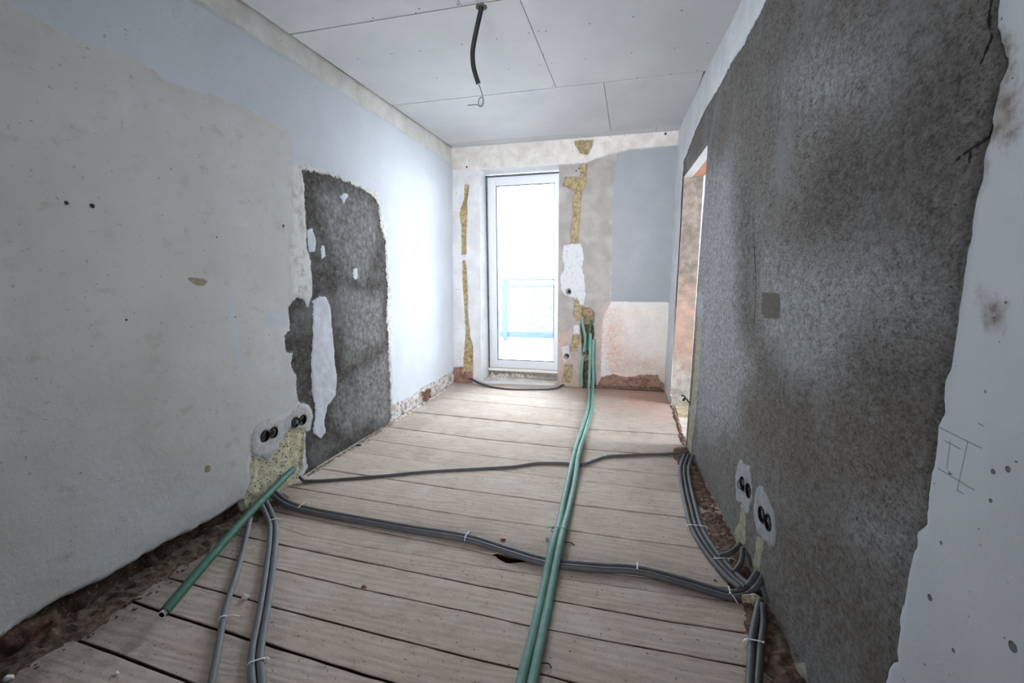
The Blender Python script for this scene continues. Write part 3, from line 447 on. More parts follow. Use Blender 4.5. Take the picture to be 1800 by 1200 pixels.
def build_floor():
    X0, X1 = -2.06, .72; xs = np.linspace(X0, X1, 140)
    def jl(P):
        P = sorted([tuple(p) for p in P]); px = [a for a, b in P]; pyy = [b for a, b in P]
        yv = np.interp(xs, px, pyy); sl = (pyy[-1] - pyy[0]) / (px[-1] - px[0]) if px[-1] - px[0] > .5 else -.04
        sl = max(-.09, min(.06, sl))
        yv = np.where(xs < px[0], pyy[0] + (xs - px[0]) * sl, yv); yv = np.where(xs > px[-1], pyy[-1] + (xs - px[-1]) * sl, yv)
        return yv
    lines = [jl(P) for P in J]; lines = [(y, w) for y, w in zip(lines, [.010, .010, .008, .005, .007, .004, .004, .003, .007, .003, .003, .006, .005, .003, .004, .004])]
    near = [(lines[0][0] - .185 * k, .006) for k in range(17, 0, -1)]
    far = [(lines[-1][0] + .15 * k, .004) for k in (1, 2)]
    L = near + lines + far
    for i in range(1, len(L)):                               # keep the joints apart
        L[i] = (np.maximum(L[i][0], L[i - 1][0] + .055), L[i][1])
    V, F, BN = [], [], []; hp = np.array(sorted(map(tuple, HOLE)))
    for i in range(len(L) - 1):
        lo = L[i][0] + L[i][1] * .5; hi = L[i + 1][0] - L[i + 1][1] * .5
        lo = lo + (vnoise(xs * 14, xs * 0 + i * 3.3) - .5) * .003; hi = hi + (vnoise(xs * 14, xs * 0 + i * 3.3 + 50) - .5) * .003
        j7 = lines[6][0]
        if L[i + 1][0] is lines[6][0] or np.allclose(L[i + 1][0], j7):     # the bite out of the board edge
            hy = np.interp(xs, hp[:, 0], hp[:, 1], left=9, right=9); hi = np.minimum(hi, hy)
        if i >= 17 and np.allclose(L[i][0], j7): 
            m = (xs > hp[0, 0]) & (xs < hp[-1, 0]); lo = np.where(m, lo + .02, lo)
        tv = [0, .0, .012, .2, .5, .8, .988, 1, 1]; zz = [-.045, -.004, 0, .0005, .0015, .0005, 0, -.004, -.045]
        base = len(V); dz = random.uniform(-.0025, .0025); tint = random.random()
        for a, x in enumerate(xs):
            for t, z in zip(tv, zz):
                V.append((x, lo[a] + (hi[a] - lo[a]) * t, z + (dz if z > -.02 else 0) + (float((LAT[(a // 3) % 256, i % 256] - .5)) * .0008 if z > -.02 else 0))); BN.append(tint)
        n = len(tv)
        for a in range(len(xs) - 1):
            for k in range(n - 1):
                q = base + a * n + k; F.append((q, q + n, q + n + 1, q + 1))
    V = [(min(x, .432), y, z) if y > 3.3 else (x, y, z) for (x, y, z) in V]
    me = pymesh(V, F); A = me.attributes.new('bn', 'FLOAT', 'POINT'); A.data.foreach_set('value', BN)
    o = link('floor', me, None, [M_floor], False); o['kind'] = 'structure'
    s = link('subfloor', boxmesh([(-2.1, .43, -2.5, 5.3, -.3, -.06), (.43, .62, -2.5, 3.38, -.3, -.06)]), None, [M_dark]); s['kind'] = 'structure'; s.name = 'floor_subfloor'
build_floor()
shell('trim_1', [(.44, .60, 4.2, 4.50, -.02, .004)], plain('tan_threshold_board', (196, 176, 150), .85, .2, .2, 14))
# threshold strip of mortar between the boards and next room floor
def rough_strip(name, pts, w, hgt, mat, seedv, seg=.01, label=None, cat=None, jit=.5):
    """irregular rubble ridge following a line on the floor"""
    P = [Vector((a[0], a[1], a[2] if len(a) > 2 else 0)) for a in pts]; Q = []
    for a, b in zip(P[:-1], P[1:]):
        n = max(1, int((b - a).length / seg)); Q += [a.lerp(b, k / n) for k in range(n)]
    Q.append(P[-1]); R = random.Random(seedv); V, F = [], []; m = 15
    for i, q in enumerate(Q):
        t = (Q[min(i + 1, len(Q) - 1)] - Q[max(i - 1, 0)]).normalized(); s = Vector((t.y, -t.x, 0)); e = min(1, i / 4, (len(Q) - 1 - i) / 4)
        ww = w * (.5 + 1.0 * float(fbm(np.array([i * .17]), np.array([seedv * 3.1]), 3)[0])) * (.3 + .7 * e)
        for k in range(m):
            a = k / (m - 1) * 2 - 1; pq = q + s * a * ww; z = hgt * (1 - a * a) * (1.9 * float(fbm(np.array([pq.x * 45 + seedv]), np.array([pq.y * 45]), 4)[0]) - .2) * e
            V.append(pq + Vector((0, 0, z - .003)))
    for i in range(len(Q) - 1):
        for k in range(m - 1): c = i * m + k; F.append((c, c + 1, c + m + 1, c + m))
    return pymesh(V, F)
def stones(me_list, spots, rmin, rmax, seedv):
    """chips and crumbs scattered over spots, as one mesh"""
    R = random.Random(seedv); bm = bmesh.new()
    if me_list: bm.from_mesh(me_list)
    for (x, y, z, sx, sy, n) in spots:
        for _ in range(n):
            r = R.uniform(rmin, rmax) * R.uniform(.5, 1); g = bmesh.ops.create_icosphere(bm, subdivisions=1, radius=r)
            c = Vector((x + R.gauss(0, sx), y + R.gauss(0, sy), z)); f = Vector((R.uniform(.6, 1.4), R.uniform(.6, 1.4), R.uniform(.4, .9)))
            rot = Matrix.Rotation(R.uniform(0, 3), 3, 'Z') @ Matrix.Rotation(R.uniform(-.4, .4), 3, 'X')
            for v in g['verts']: v.co = rot @ Vector([v.co[i] * f[i] * R.uniform(.8, 1.2) for i in range(3)]) + c + Vector((0, 0, r * .35))
    me = bpy.data.meshes.new('rubble'); bm.to_mesh(me); bm.free(); return me
M_rub = NT('brown_rubble', .98, .05); M_rub = M_rub.done(M_rub.two((126, 110, 98), (88, 74, 65), 40), M_rub.math('MULTIPLY', M_rub.noise(90, 5, .7), .008))
M_rubr = NT('reddish_rubble', .98, .05); M_rubr = M_rubr.done(M_rubr.two((136, 112, 100), (92, 74, 66), 40), M_rubr.math('MULTIPLY', M_rubr.noise(90, 5, .7), .008))
M_rubl = NT('pale_rubble', .98, .05); M_rubl = M_rubl.done(M_rubl.two((204, 198, 193), (160, 146, 136), 50, lo=.46, hi=.6), M_rubl.math('MULTIPLY', M_rubl.noise(90, 5, .7), .006))
def stuff(name, me, mat, label, cat='rubble'):
    return tag(link(name, me, None, [mat], True), label, cat, None, 'stuff')
lm = rough_strip('r', [(-1.955, -.2), (-1.955, 1.0), (-1.955, 1.9), (-1.95, 2.1)], .085, .022, M_rub, 5)
stuff('rubble', stones(lm, [(-1.93, y, 0, .045, .04, 10) for y in np.arange(.9, 2.0, .06)] + [(-1.86, y, 0, .07, .04, 4) for y in np.arange(.9, 1.9, .06)], .002, .009, 11), M_rub, 'brown crumbled mortar and dirt along the foot of the left wall, under the broken plaster edge')
rm = rough_strip('r', [(.55, 1.05), (.52, 1.5), (.50, 1.8), (.47, 2.2), (.425, 2.7), (.40, 3.2), (.40, 3.4)], .07, .018, M_rubr, 6)
stuff('rubble', stones(rm, [(.51, y, 0, .03, .04, 9) for y in np.arange(1.1, 1.8, .06)] + [(.44, y, 0, .03, .04, 5) for y in np.arange(1.8, 3.4, .08)], .002, .009, 12), M_rubr, 'reddish brown crumbled mortar along the foot of the rough grey right wall')
fm = rough_strip('r', [(-1.96, 3.4), (-1.955, 4.1), (-1.95, 4.8)], .018, .018, M_rubl, 8)
stuff('rubble', stones(fm, [(-1.95, y, 0, .012, .04, 6) for y in np.arange(3.4, 4.85, .06)], .002, .010, 13), M_rubl, 'pale plaster chips lying along the far half of the left wall')
gm = rough_strip('r', [(-1.96, 2.3), (-1.96, 2.9), (-1.96, 3.4)], .022, .014, M_rub, 18)
M_rubg = NT('grey_rubble', .98, .05); M_rubg = M_rubg.done(M_rubg.two((158, 146, 138), (112, 100, 92), 44), M_rubg.math('MULTIPLY', M_rubg.noise(90, 5, .7), .006))
stuff('rubble', stones(gm, [(-1.93, y, 0, .02, .04, 6) for y in np.arange(2.3, 3.4, .06)], .0015, .006, 19), M_rubg, 'grey brown mortar crumbs along the foot of the grey patch on the left wall')
bm_ = rough_strip('r', [(-.40, 5.02), (0, 5.07), (.37, 5.11)], .03, .035, M_rubr, 9)
stuff('rubble', stones(bm_, [(x, 5.03, 0, .03, .012, 6) for x in np.arange(-.4, .38, .06)], .002, .009, 14), M_rubr, 'reddish mortar dust heaped at the foot of the back wall right of the green conduits')
tm = rough_strip('r', [(.42, 3.44), (.415, 3.9), (.41, 4.5)], .022, .014, M_rubr, 10)
stuff('rubble', tm, M_rubr, 'broken mortar edge across the open doorway threshold')
wm = rough_strip('r', [(WX0 + .03, 5.12, .04), (-1.2, 5.16, .04), (WX1 - .02, 5.2, .04)], .035, .05, M_rubl, 15)
stuff('rubble', stones(wm, [(x, 5.12, .05, .02, .02, 4) for x in np.arange(-1.58, -.82, .07)], .004, .014, 16), M_rubl, 'grey mortar lumps under the balcony door sill')
# ================================================================ CEILING of plasterboards
def ceilmat():
    N = NT('plasterboard', .9, .15); return N.done(N.two((205, 206, 208), (198, 199, 202), 2.2), N.math('MULTIPLY', N.noise(50, 3), .0003))
M_ceil = ceilmat(); M_gap = plain('joint_shadow_gap', (70, 68, 66), 1, 0)
g = .0022
def pb(x0, x1, y0, y1): return (x0 + g, x1 - g, y0 + .006, y1 - .006, H, H + .0125)
def ceil():
    def rxx(y): return rx(min(y, 5.1), H) - .004
    b = []; X0 = -1.964
    rows = [(-2.3, -1.2), (-1.2, 0), (0, 1.24), (1.24, 2.465), (2.465, 3.645), (3.645, 4.84), (4.84, 5.06)]
    cuts = [[-.3], [-1.1], [-.3], [-.9], [-.594], [-.242], [.19]]
    for (y0, y1), cs in zip(rows, cuts):
        xr = [X0] + cs + [rxx((y0 + y1) / 2) + .012 * (1 if y0 < 3 else .3)]
        for a, c in zip(xr[:-1], xr[1:]): b.append(pb(a, c, y0, y1))
    me = boxmesh(b); o = link('ceiling', me, None, [M_ceil]); o['kind'] = 'structure'
    s = link('ceiling_void', boxmesh([(-2.3, 4.0, -2.6, 5.5, H + .0135, H + .25)]), None, [M_gap]); s['kind'] = 'structure'
    # ceiling of the next room
    shell('ceiling_next_room', [(.62, 3.5, 1.5, 5.2, 2.6, H + .012)], M_white)
    bm = bmesh.new(); bmesh.ops.create_cone(bm, cap_ends=True, segments=10, radius1=.0055, radius2=.004, depth=.0014)
    sm = bpy.data.meshes.new('screw'); bm.to_mesh(sm); bm.free(); sm.materials.append(plain('screw_steel', (96, 96, 100), .5, .5))
    for x, y in SCR:
        q = bpy.data.objects.new('screw', sm); COL.objects.link(q); q.parent = o; q.location = (x, y, H - .0004)
ceil()
# ================================================================ BALCONY DOOR
M_pvc = plain('white_plastic_frame', (210, 215, 222), .35, .5); M_gask = plain('dark_gasket', (60, 62, 66), .7, .2)
N = NT('clear_glass'); N.t.nodes.remove(N.b)
tr = N.n('ShaderNodeBsdfTransparent'); tr.inputs[0].default_value = (.94, .97, .98, 1); gl = N.n('ShaderNodeBsdfGlossy'); gl.inputs['Roughness'].default_value = .02
fr = N.n('ShaderNodeFresnel'); fr.inputs[0].default_value = 1.45; ms = N.n('ShaderNodeMixShader')
N.t.links.new(fr.outputs[0], ms.inputs[0]); N.t.links.new(tr.outputs[0], ms.inputs[1]); N.t.links.new(gl.outputs[0], ms.inputs[2]); N.t.links.new(ms.outputs[0], N.out.inputs[0])
M_glass = N.m
def frame_boxes(x0, x1, z0, z1, w, y0, y1, wb=None):
    wb = wb or w
    return [(x0, x0 + w, y0, y1, z0, z1), (x1 - w, x1, y0, y1, z0, z1), (x0 + w, x1 - w, y0, y1, z1 - w, z1), (x0 + w, x1 - w, y0, y1, z0, z0 + wb)]
FY = 5.155
door = empty('door_1', (-1.2, FY, .14)); door['kind'] = 'structure'
def part(name, me, mats, par, smooth=False):
    o = link(name, me, par, mats, smooth); me.transform(Matrix.Translation(-par.location) if par.type == 'EMPTY' else Matrix.Identity(4)); return o
part('door_frame', boxmesh(frame_boxes(-1.625, -.74, .15, 2.345, .045, FY, FY + .07), .003), [M_pvc], door)
part('joint', boxmesh([(-1.642, -1.624, FY - .012, FY + .05, .12, 2.36), (-1.642, -.74, FY - .012, FY + .05, 2.344, 2.362)]), [plain('grey_joint', (104, 106, 110), .9, .1, .3, 40)], door)
part('sash', boxmesh(frame_boxes(-1.595, -.77, .175, 2.32, .075, FY - .018, FY + .05, .07), .006), [M_pvc], door)
part('gasket', boxmesh(frame_boxes(-1.521, -.844, .244, 2.246, .008, FY - .02 + .01, FY + .014)), [M_gask], door)
part('glass_pane', boxmesh([(-1.522, -.843, FY + .018, FY + .024, .243, 2.247)]), [M_glass], door)
part('sill', boxmesh([(-1.63, -.75, FY - .045, FY + .05, .118, .148)], .004), [plain('sill_board', (226, 220, 212), .6, .3)], door)
part('threshold_profile', boxmesh([(-1.625, -.75, FY, FY + .06, .05, .118)]), [plain('grey_threshold', (150, 146, 142), .8, .2, .2, 30)], door)
# ================================================================ BALCONY AND RAILING
M_snow = plain('pale_terrace', (230, 232, 235), .9, .1, .04, 3)
o = link('terrace', boxmesh([(-7, 6, 5.5, 8.9, -.25, .04)]), None, [M_snow]); o['kind'] = 'structure'; o.name = 'ground_terrace'
def railing():
    r = empty('balcony_railing', (-2.2, 8.0, .04), 'pale blue metal railing with mottled panels seen through the balcony door', 'railing')
    MR = plain('blue_grey_metal', (40, 51, 59), .5, .2)
    N = NT('mottled_panel', .6, .3); MP = N.done(N.mix(N.ramp(N.noise(14, 6, .75), .42, .6), lin((44, 51, 56)), lin((72, 75, 76))))
    part('top_rail', boxmesh([(-5.2, 1.2, 7.97, 8.03, 1.13, 1.17)], .004), [MR], r)
    part('middle_rail', boxmesh([(-5.2, 1.2, 7.985, 8.015, 1.03, 1.055)]), [MR], r)
    part('bottom_rail', boxmesh([(-5.2, 1.2, 7.98, 8.02, .10, .20)]), [MR], r)
    for x in (-4.85, -3.55, -2.25, -.95, .35, 1.12):
        part('post', boxmesh([(x, x + .09, 7.96, 8.04, .04, 1.13)], .004), [MR], r)
    for a, b in ((-4.76, -3.55), (-3.46, -2.25), (-2.16, -.95), (-.86, .35), (.44, 1.12)):
        part('panel', boxmesh([(a + .01, b - .01, 7.994, 8.006, .20, 1.03)]), [MP], r)
railing()
# ================================================================ CONDUITS
def conduitmat(name, c, dust, amount, rough=.62, ripple=False):
    N = NT(name, rough, .3); col = N.mix(N.math('MULTIPLY', N.ramp(N.noise(24, 6, .7), .42, .68), amount), lin(c), lin(dust))
    g = N.n('ShaderNodeNewGeometry'); z = N.n('ShaderNodeSeparateXYZ'); N.t.links.new(N.co, z.inputs[0])
    return N.done(col, N.math('MULTIPLY', N.noise(120, 3), .0003))
M_grey = conduitmat('grey_conduit_plastic', (80, 82, 87), (114, 111, 108), .4)
M_grey2 = conduitmat('mid_grey_conduit_plastic', (104, 107, 113), (134, 131, 128), .4)
M_grey3 = conduitmat('dark_grey_conduit_plastic', (66, 66, 68), (98, 92, 88), .4)
M_green = conduitmat('green_conduit_plastic', (102, 142, 132), (140, 162, 154), .5)
M_green2 = conduitmat('deep_green_conduit_plastic', (48, 94, 80), (96, 130, 120), .3)
M_tie = plain('white_nylon_tie', (216, 218, 220), .5, .4); M_black = plain('black_plastic', (22, 22, 24), .5, .4); M_cop = plain('brown_wire', (110, 74, 48), .5, .3)
M_inner = plain('white_inner_pipe', (206, 206, 204), .5, .4); M_blue = plain('blue_wire', (26, 32, 56), .5, .4); M_yel = plain('yellow_green_wire', (90, 92, 36), .5, .4)
def z3(P, z): return [Vector((a, b, z[i] if hasattr(z, '__len__') else z)) for i, (a, b) in enumerate(P)]
def offset(P, d):
    out = []
    for i, p in enumerate(P):
        t = P[min(i + 1, len(P) - 1)] - P[max(i - 1, 0)]; t.z = 0
        t = t.normalized() if t.length > 1e-5 else Vector((0, 1, 0)); out.append(p + Vector((t.y, -t.x, 0)) * d)
    return out
def conduit(path, r, mat, label, group=None, hollow=0, seg=14, n=8, cat='conduit', name='conduit', rf=None):
    o = link(name, tubemesh(spline(path, n), r, seg, True, rf), None, [mat], True); return tag(o, label, cat, group)
r = .0125
C = z3(cC, [.05, .02] + [.0125] * 11 + [.02, .035, .07]); n_c = len(C)
for i in range(4, 11): C[i].z = .0135
conduit(offset(C, r * 1.04), r, M_grey, 'grey conduit crossing the floor from the foam patch, nearer the camera of its tied pair')
conduit(offset(C, -r * 1.04), r, M_grey, 'grey conduit crossing the floor from the foam patch, farther one of its tied pair')
Dp = z3(cD, [.04, .02] + [.0125] * 6)
conduit(offset(Dp, r * 1.04), r, M_grey2, 'light grey conduit running from left wall to bottom edge, left one of a tied pair')
conduit(offset(Dp, -r * 1.04), r, M_grey2, 'light grey conduit running from left wall to bottom edge, right one of a tied pair')
conduit(z3(cE, [.03, .02] + [.0115] * 7), .0115, M_grey2, 'single thin grey conduit between the long green pipe and the light grey pair')
Bz = [.03, .012] + [.0095] * 3 + [.0095] * 8
conduit(z3(cB, Bz), .0095, M_grey, 'thin dark conduit crossing the whole floor under the green conduits, wall to wall')
Ap = z3(cA, [.08, .02] + [.009] * 3 + [.012, .03]); Ap = [Ap[0] + Vector((0, 0, .06))] + Ap
Ap.append(Ap[-1] + Vector((.02, .02, .04)))
conduit(offset(Ap, .0085), .008, M_grey3, 'thin dark conduit in front of the balcony door, nearer of two')
conduit(offset(Ap, -.0085), .008, M_grey3, 'thin dark conduit in front of the balcony door, farther of two')
Fp = z3(cF, [.04, .02, .0125, .0125, .0125, .0125, .0135, .02, .03])
conduit(offset(Fp, -2.05 * r), r, M_grey, 'grey conduit beside the right wall, outermost of three, farthest from the wall')
conduit(Fp, r * .95, M_grey3, 'grey conduit beside the right wall, middle one of three')
conduit(offset(Fp, 1.98 * r), r * .95, M_grey, 'grey conduit beside the right wall, nearest the wall of three')
conduit(z3(st1, [.022, .045, .06]), .0115, M_grey3, 'short bent conduit stub entering the right wall under the farther double socket')
conduit(z3(st2, [.02, .04, .07]), .0115, M_grey3, 'short bent conduit stub beside the trio, nearer the crossing pair')
conduit(z3(g1, [.035, .02] + [.013] * 4), .013, M_grey, 'dark conduit at bottom right along the wall, left one of the tied pair')
conduit(z3(g2, [.035, .02] + [.013] * 4), .013, M_grey3, 'dark conduit at bottom right along the wall, right one against the rubble')
# green pair: lie on the floor, hump over the grey conduits, climb into the wall chase
RG = .0168
def greens(P, top, label):
    z = []
    for (x, y) in P:
        h = RG
        for yc, hh in ((1.93, .026), (2.83, .018), (3.02, .014)): h += hh * math.exp(-((y - yc) / .16) ** 2)
        z.append(h)
    Q = z3(P, z); Q[0].z = .05
    return conduit(top + Q, RG, M_green, label)
gx, gy = gL[0]; hx, hy = gR[0]
greens(gL, [Vector((gx + .0, gy + .09, .62)), Vector((gx + .0, gy + .075, .3)), Vector((gx, gy + .05, .12))], 'green conduit down the middle of the floor, left one of the two')
greens(gR, [Vector((hx - .01, hy + .09, .55)), Vector((hx - .01, hy + .075, .3)), Vector((hx, hy + .05, .12))], 'green conduit down the middle of the floor, right one of the two')
cy = 5.0
conduit([(-.505, cy - .005, .80), (-.50, cy + .012, .70), (-.47, cy + .02, .55), (-.485, cy + .02, .40)], .017, M_green, 'pale green conduit end curving in the top of the wall chase, left')
conduit([(-.41, cy + .01, .76), (-.425, cy + .016, .62), (-.44, cy + .018, .42)], .014, M_green2, 'dark green conduit in the wall chase, right of the pale one')
conduit([(-.50, cy - .012, .02), (-.51, cy + .0, .10), (-.505, cy + .016, .24), (-.49, cy + .02, .36)], .018, M_green, 'pale green conduit at the foot of the wall chase, leftmost', rf=lambda t: 1.25 - .3 * t)
conduit([(-.40, cy - .01, .02), (-.415, cy + .0, .09), (-.425, cy + .018, .2)], .018, M_green, 'pale green lagging stub at the foot of the wall chase, rightmost')
conduit([(-.455, cy + .005, .60), (-.46, cy + .012, .45), (-.455, cy + .016, .33)], .008, M_green2, 'thin dark green conduit deep in the wall chase')
# long green pipe leaning from the wall
gp = empty('green_pipe', (GE[0], GE[1], 0), 'long dark green pipe with open white end, running from the foam patch over the floor', 'pipe')
S_, E_ = Vector(GS), Vector(GE); S_ = S_ + (S_ - E_).normalized() * .03
pts = [S_ + (E_ - S_) * t + Vector((0, 0, .02 * math.sin(math.pi * t))) for t in (0, .25, .5, .75, 1)]
o = part('sleeve', tubemesh(spline(pts, 6), .0185, 18, False), [M_green2], gp, True)
d = (E_ - S_).normalized(); me = tubemesh([E_ - d * .05, E_ - d * .02, E_ + d * .012], .0125, 16, False)
part('inner_pipe', me, [M_inner], gp, True)
me = tubemesh([E_ - d * .05, E_ - d * .02, E_ + d * .012], .0095, 16, False); part('bore', me, [M_black], gp, True)
# ring face between the bore and inner pipe
def ring(c, ax, r0, r1, seg=20):
    ax = ax.normalized(); s = ax.cross(Vector((0, 0, 1))).normalized(); w = s.cross(ax); v = []
    for rr in (r0, r1):
        for k in range(seg): a = 2 * math.pi * k / seg; v.append(c + (s * math.cos(a) + w * math.sin(a)) * rr)
    return pymesh(v, [(k, (k + 1) % seg, seg + (k + 1) % seg, seg + k) for k in range(seg)])
part('pipe_rim', ring(E_ + d * .012, d, .0095, .0125), [M_inner], gp)
part('end_gap', ring(E_ - d * .003, d, .0125, .0184), [M_black], gp)
# ---------------------------------------------------------------- cable ties
def tie(pos, t, hw, rr, label, z0=0., tail=(1, .05), group='cable ties on the floor conduits', mat=None):
    """band round a bundle: hw half width between outer centres, rr conduit radius"""
    t = Vector((t[0], t[1], 0)).normalized(); s = Vector((t.y, -t.x, 0)); c = Vector((pos[0], pos[1], z0 + rr))
    e = empty('cable_tie', (c.x, c.y, z0), label, 'cable tie', group); V, F = [], []; ro = rr + .0009; seg = 20
    prof = []
    for k in range(seg + 1): a = -math.pi / 2 + math.pi * k / seg; prof.append((hw + math.cos(a) * ro, math.sin(a) * ro))
    for k in range(seg + 1): a = math.pi / 2 + math.pi * k / seg; prof.append((-hw + math.cos(a) * ro, math.sin(a) * ro))
    for (a, b) in prof:
        l = math.hypot(a, b); 
        for th in (0, .002):
            for w in (-.0027, .0027):
                k = 1 + th / max(l, .001); V.append(c + s * a * k + Vector((0, 0, b * k)) + t * w)
    n = len(prof)
    for i in range(n):
        j = (i + 1) % n
        for p_, q_ in ((0, 1), (1, 3), (3, 2), (2, 0)): F.append((i * 4 + p_, i * 4 + q_, j * 4 + q_, j * 4 + p_))
    mt = mat or M_tie
    part('strap', pymesh(V, F), [mt], e)
    sd, ln = tail; hc = c + s * sd * (hw + ro * .75) + Vector((0, 0, ro * .75))
    part('tie_head', boxmesh([(hc.x - .0045, hc.x + .0045, hc.y - .004, hc.y + .004, hc.z - .003, hc.z + .003)], .0008), [mt], e)
    dr = (s * sd + t * .35).normalized(); tp = [hc, hc + dr * ln * .5 + Vector((0, 0, .004)), hc + dr * ln + Vector((0, 0, -.004))]
    v = []
    for q in tp: v += [q + t * .0019, q - t * .0019, q - t * .0019 + Vector((0, 0, .001)), q + t * .0019 + Vector((0, 0, .001))]
    f = [(0, 1, 2, 3), (8, 9, 10, 11)] + [(a * 4 + k, a * 4 + (k + 1) % 4, a * 4 + 4 + (k + 1) % 4, a * 4 + 4 + k) for a in (0, 1) for k in range(4)]
    part('tail', pymesh(v, f), [mt], e)
def dirat(P, q):
    i = min(range(len(P)), key=lambda k: (P[k][0] - q[0]) ** 2 + (P[k][1] - q[1]) ** 2); a, b = P[max(0, i - 1)], P[min(len(P) - 1, i + 1)]
    return (b[0] - a[0], b[1] - a[1])
for q, lb, tl in zip(TIE['C'], ('cable tie on the crossing grey pair nearest the foam patch', 'cable tie on the crossing grey pair above the hole in the boards', 'cable tie on the crossing grey pair, first right of the green conduits', 'cable tie on the crossing grey pair nearest the right wall'), ((1, .02), (1, .03), (1, .012), (1, .05))):
    tie(q, dirat(cC, q), r * 1.04, r, lb, tail=tl)
tie(TIE['D'][0], dirat(cD, TIE['D'][0]), r * 1.04, r, 'cable tie on the bend of the light grey pair by the left wall', tail=(-1, .02))
tie(TIE['D'][1], dirat(cD, TIE['D'][1]), r * 1.04, r, 'cable tie on the light grey pair at the bottom edge', tail=(-1, .015))
tie(TIE['E'][0], dirat(cE, TIE['E'][0]), 0, .0115, 'cable tie round the single thin grey conduit', tail=(-1, .05))
for q, lb in zip(TIE['F'], ('cable tie on the three conduits by the right wall, farthest one', 'cable tie on the three conduits by the right wall, middle one', 'cable tie on the three conduits by the right wall, nearest one')):
    tie(q, dirat(cF, q), r * 2.02, r, lb, tail=(-1, .03))
tie(TIE['G'][0], (0, 1), .0165, .013, 'cable tie on the dark pair at the bottom right wall', tail=(1, .012))
for q, lb, hz, m_ in zip(TIE['g'], ('green-grey tie on the green conduits at the thin dark conduit crossing', 'tie on the green conduits just beyond the crossing grey pair'), (.014, .02), (M_green, M_green)):
    tie(q, dirat(gL, q), RG * 1.05, RG, lb, hz, (1, .03), mat=M_green2)
tie(TIE['A'][0], (1, 0), .0085, .008, 'small white tie on the thin pair in front of the balcony door', tail=(1, .01))
tie(TIE['B'][0], dirat(cB, TIE['B'][0]), 0, .0095, 'white tie on the thin dark conduit right of the green conduits', tail=(1, .012))
tie(TIE['B'][1], dirat(cB, TIE['B'][1]), 0, .0095, 'pale tie on the thin dark conduit left of the green conduits', tail=(1, .02))
# ================================================================ FLUSH SOCKET BOXES
def lathe(prof, seg=24):
    v, f = [], []
    for (rr, z) in prof:
        for k in range(seg): a = 2 * math.pi * k / seg; v.append((rr * math.cos(a), rr * math.sin(a), z))
    for i in range(len(prof) - 1):
        for k in range(seg): a, b = i * seg + k, i * seg + (k + 1) % seg; f.append((a, b, b + seg, a + seg))
    f.append(tuple(range((len(prof) - 1) * seg, len(prof) * seg))); return pymesh(v, f)
def socket(pos, normal, rr, label, cupmat, wires, loop=None):
    e = empty('socket_box', pos, label, 'socket box', 'flush socket boxes in the walls'); n = Vector(normal)
    e.rotation_euler = n.to_track_quat('Z', 'Y').to_euler()
    link('cup', lathe([(rr - .003, .003), (rr + .0005, .0035), (rr + .0015, .001), (rr + .0015, -.046), (rr - .0025, -.046), (rr - .0025, .0028), (rr - .004, -.04), (0.0005, -.04)]), e, [cupmat])
    R = random.Random(label)
    for w in wires:
        a0 = R.uniform(0, 6.28); P = [Vector((math.cos(a0) * rr * .5, math.sin(a0) * rr * .5, -.038))]
        for k in range(4): a = a0 + (k + 1) * 1.3; P.append(Vector((math.cos(a) * rr * .55, math.sin(a) * rr * .55, -.03 + k * .006)))
        link('wire', tubemesh(spline(P, 4), .0018, 6), e, [w], True)
    if loop:
        P = [Vector((math.cos(a) * .02 + .0, math.sin(a) * .024, .012 + .004 * math.sin(2 * a))) for a in [k * .55 for k in range(12)]]
        link('wire_loop', tubemesh(spline([Vector((.01, 0, -.03))] + P, 4), .002, 6), e, [loop], True)
M_bx = plain('black_box_plastic', (12, 12, 12), .7, .15); M_bxb = plain('navy_box_plastic', (16, 20, 34), .7, .2)
nl = ('double socket box above the foam patch on the left wall, ')
socket(BOX['L'][0], (1, 0, 0), LR, 'black socket box low on the left wall, first from the camera', M_bx, [M_black, M_cop])
socket(BOX['L'][1], (1, 0, 0), LR, 'black socket box low on the left wall, second from the camera, brown wires', M_bx, [M_cop, M_cop, M_black])
socket(BOX['L'][2], (1, 0, 0), LR, 'navy tinted socket box low on the left wall, third from the camera', M_bxb, [M_blue, M_black])
socket(BOX['L'][3], (1, 0, 0), LR, 'socket box with yellowish wire low on the left wall, fourth from the camera', M_bx, [M_yel, M_black])
lr = ('black socket box with wire loop on the right wall, farthest in the farther white patch', 'black socket box on the right wall, nearer one in the farther white patch', 'black socket box on the right wall, farther one in the nearer white patch', 'black socket box on the right wall, nearest the camera in the nearer white patch')
for q, lb, lp in zip(BOX['R'], lr, (M_blue, None, None, None)):
    socket(q, (-1, -.09, 0), LR, lb, M_bx, [M_black, M_yel], lp)
socket(BOX['B'][0], (.0, -1, 0), BR_, 'round black socket box right of the balcony door at mid height', M_bx, [M_black, M_blue, M_inner])
socket(BOX['B'][1], (.0, -1, 0), BR_, 'round brown-black socket box low beside the balcony door, ringed with pink', plain('brown_box', (58, 46, 36), .6, .3), [M_cop])
# switch slot and loose wires by the doorway edge
o = link('switch_box', boxmesh([(-.004, .02, -.012, .012, -.032, .032)], .003), None, [M_black]); o.location = R1; tag(o, 'narrow black switch opening in the white patch at the doorway edge', 'switch box')
w1 = link('loose_wire', tubemesh(spline([Vector(R2) + Vector(v) for v in ((.02, .01, -.03), (-.01, 0, -.012), (-.03, -.01, .012), (-.05, -.02, .0), (-.035, .0, .022), (-.06, .01, .03))], 5), .005, 8), None, [M_black], True)
tag(w1, 'black curled wire sticking out of the wall low at the doorway edge', 'wire')
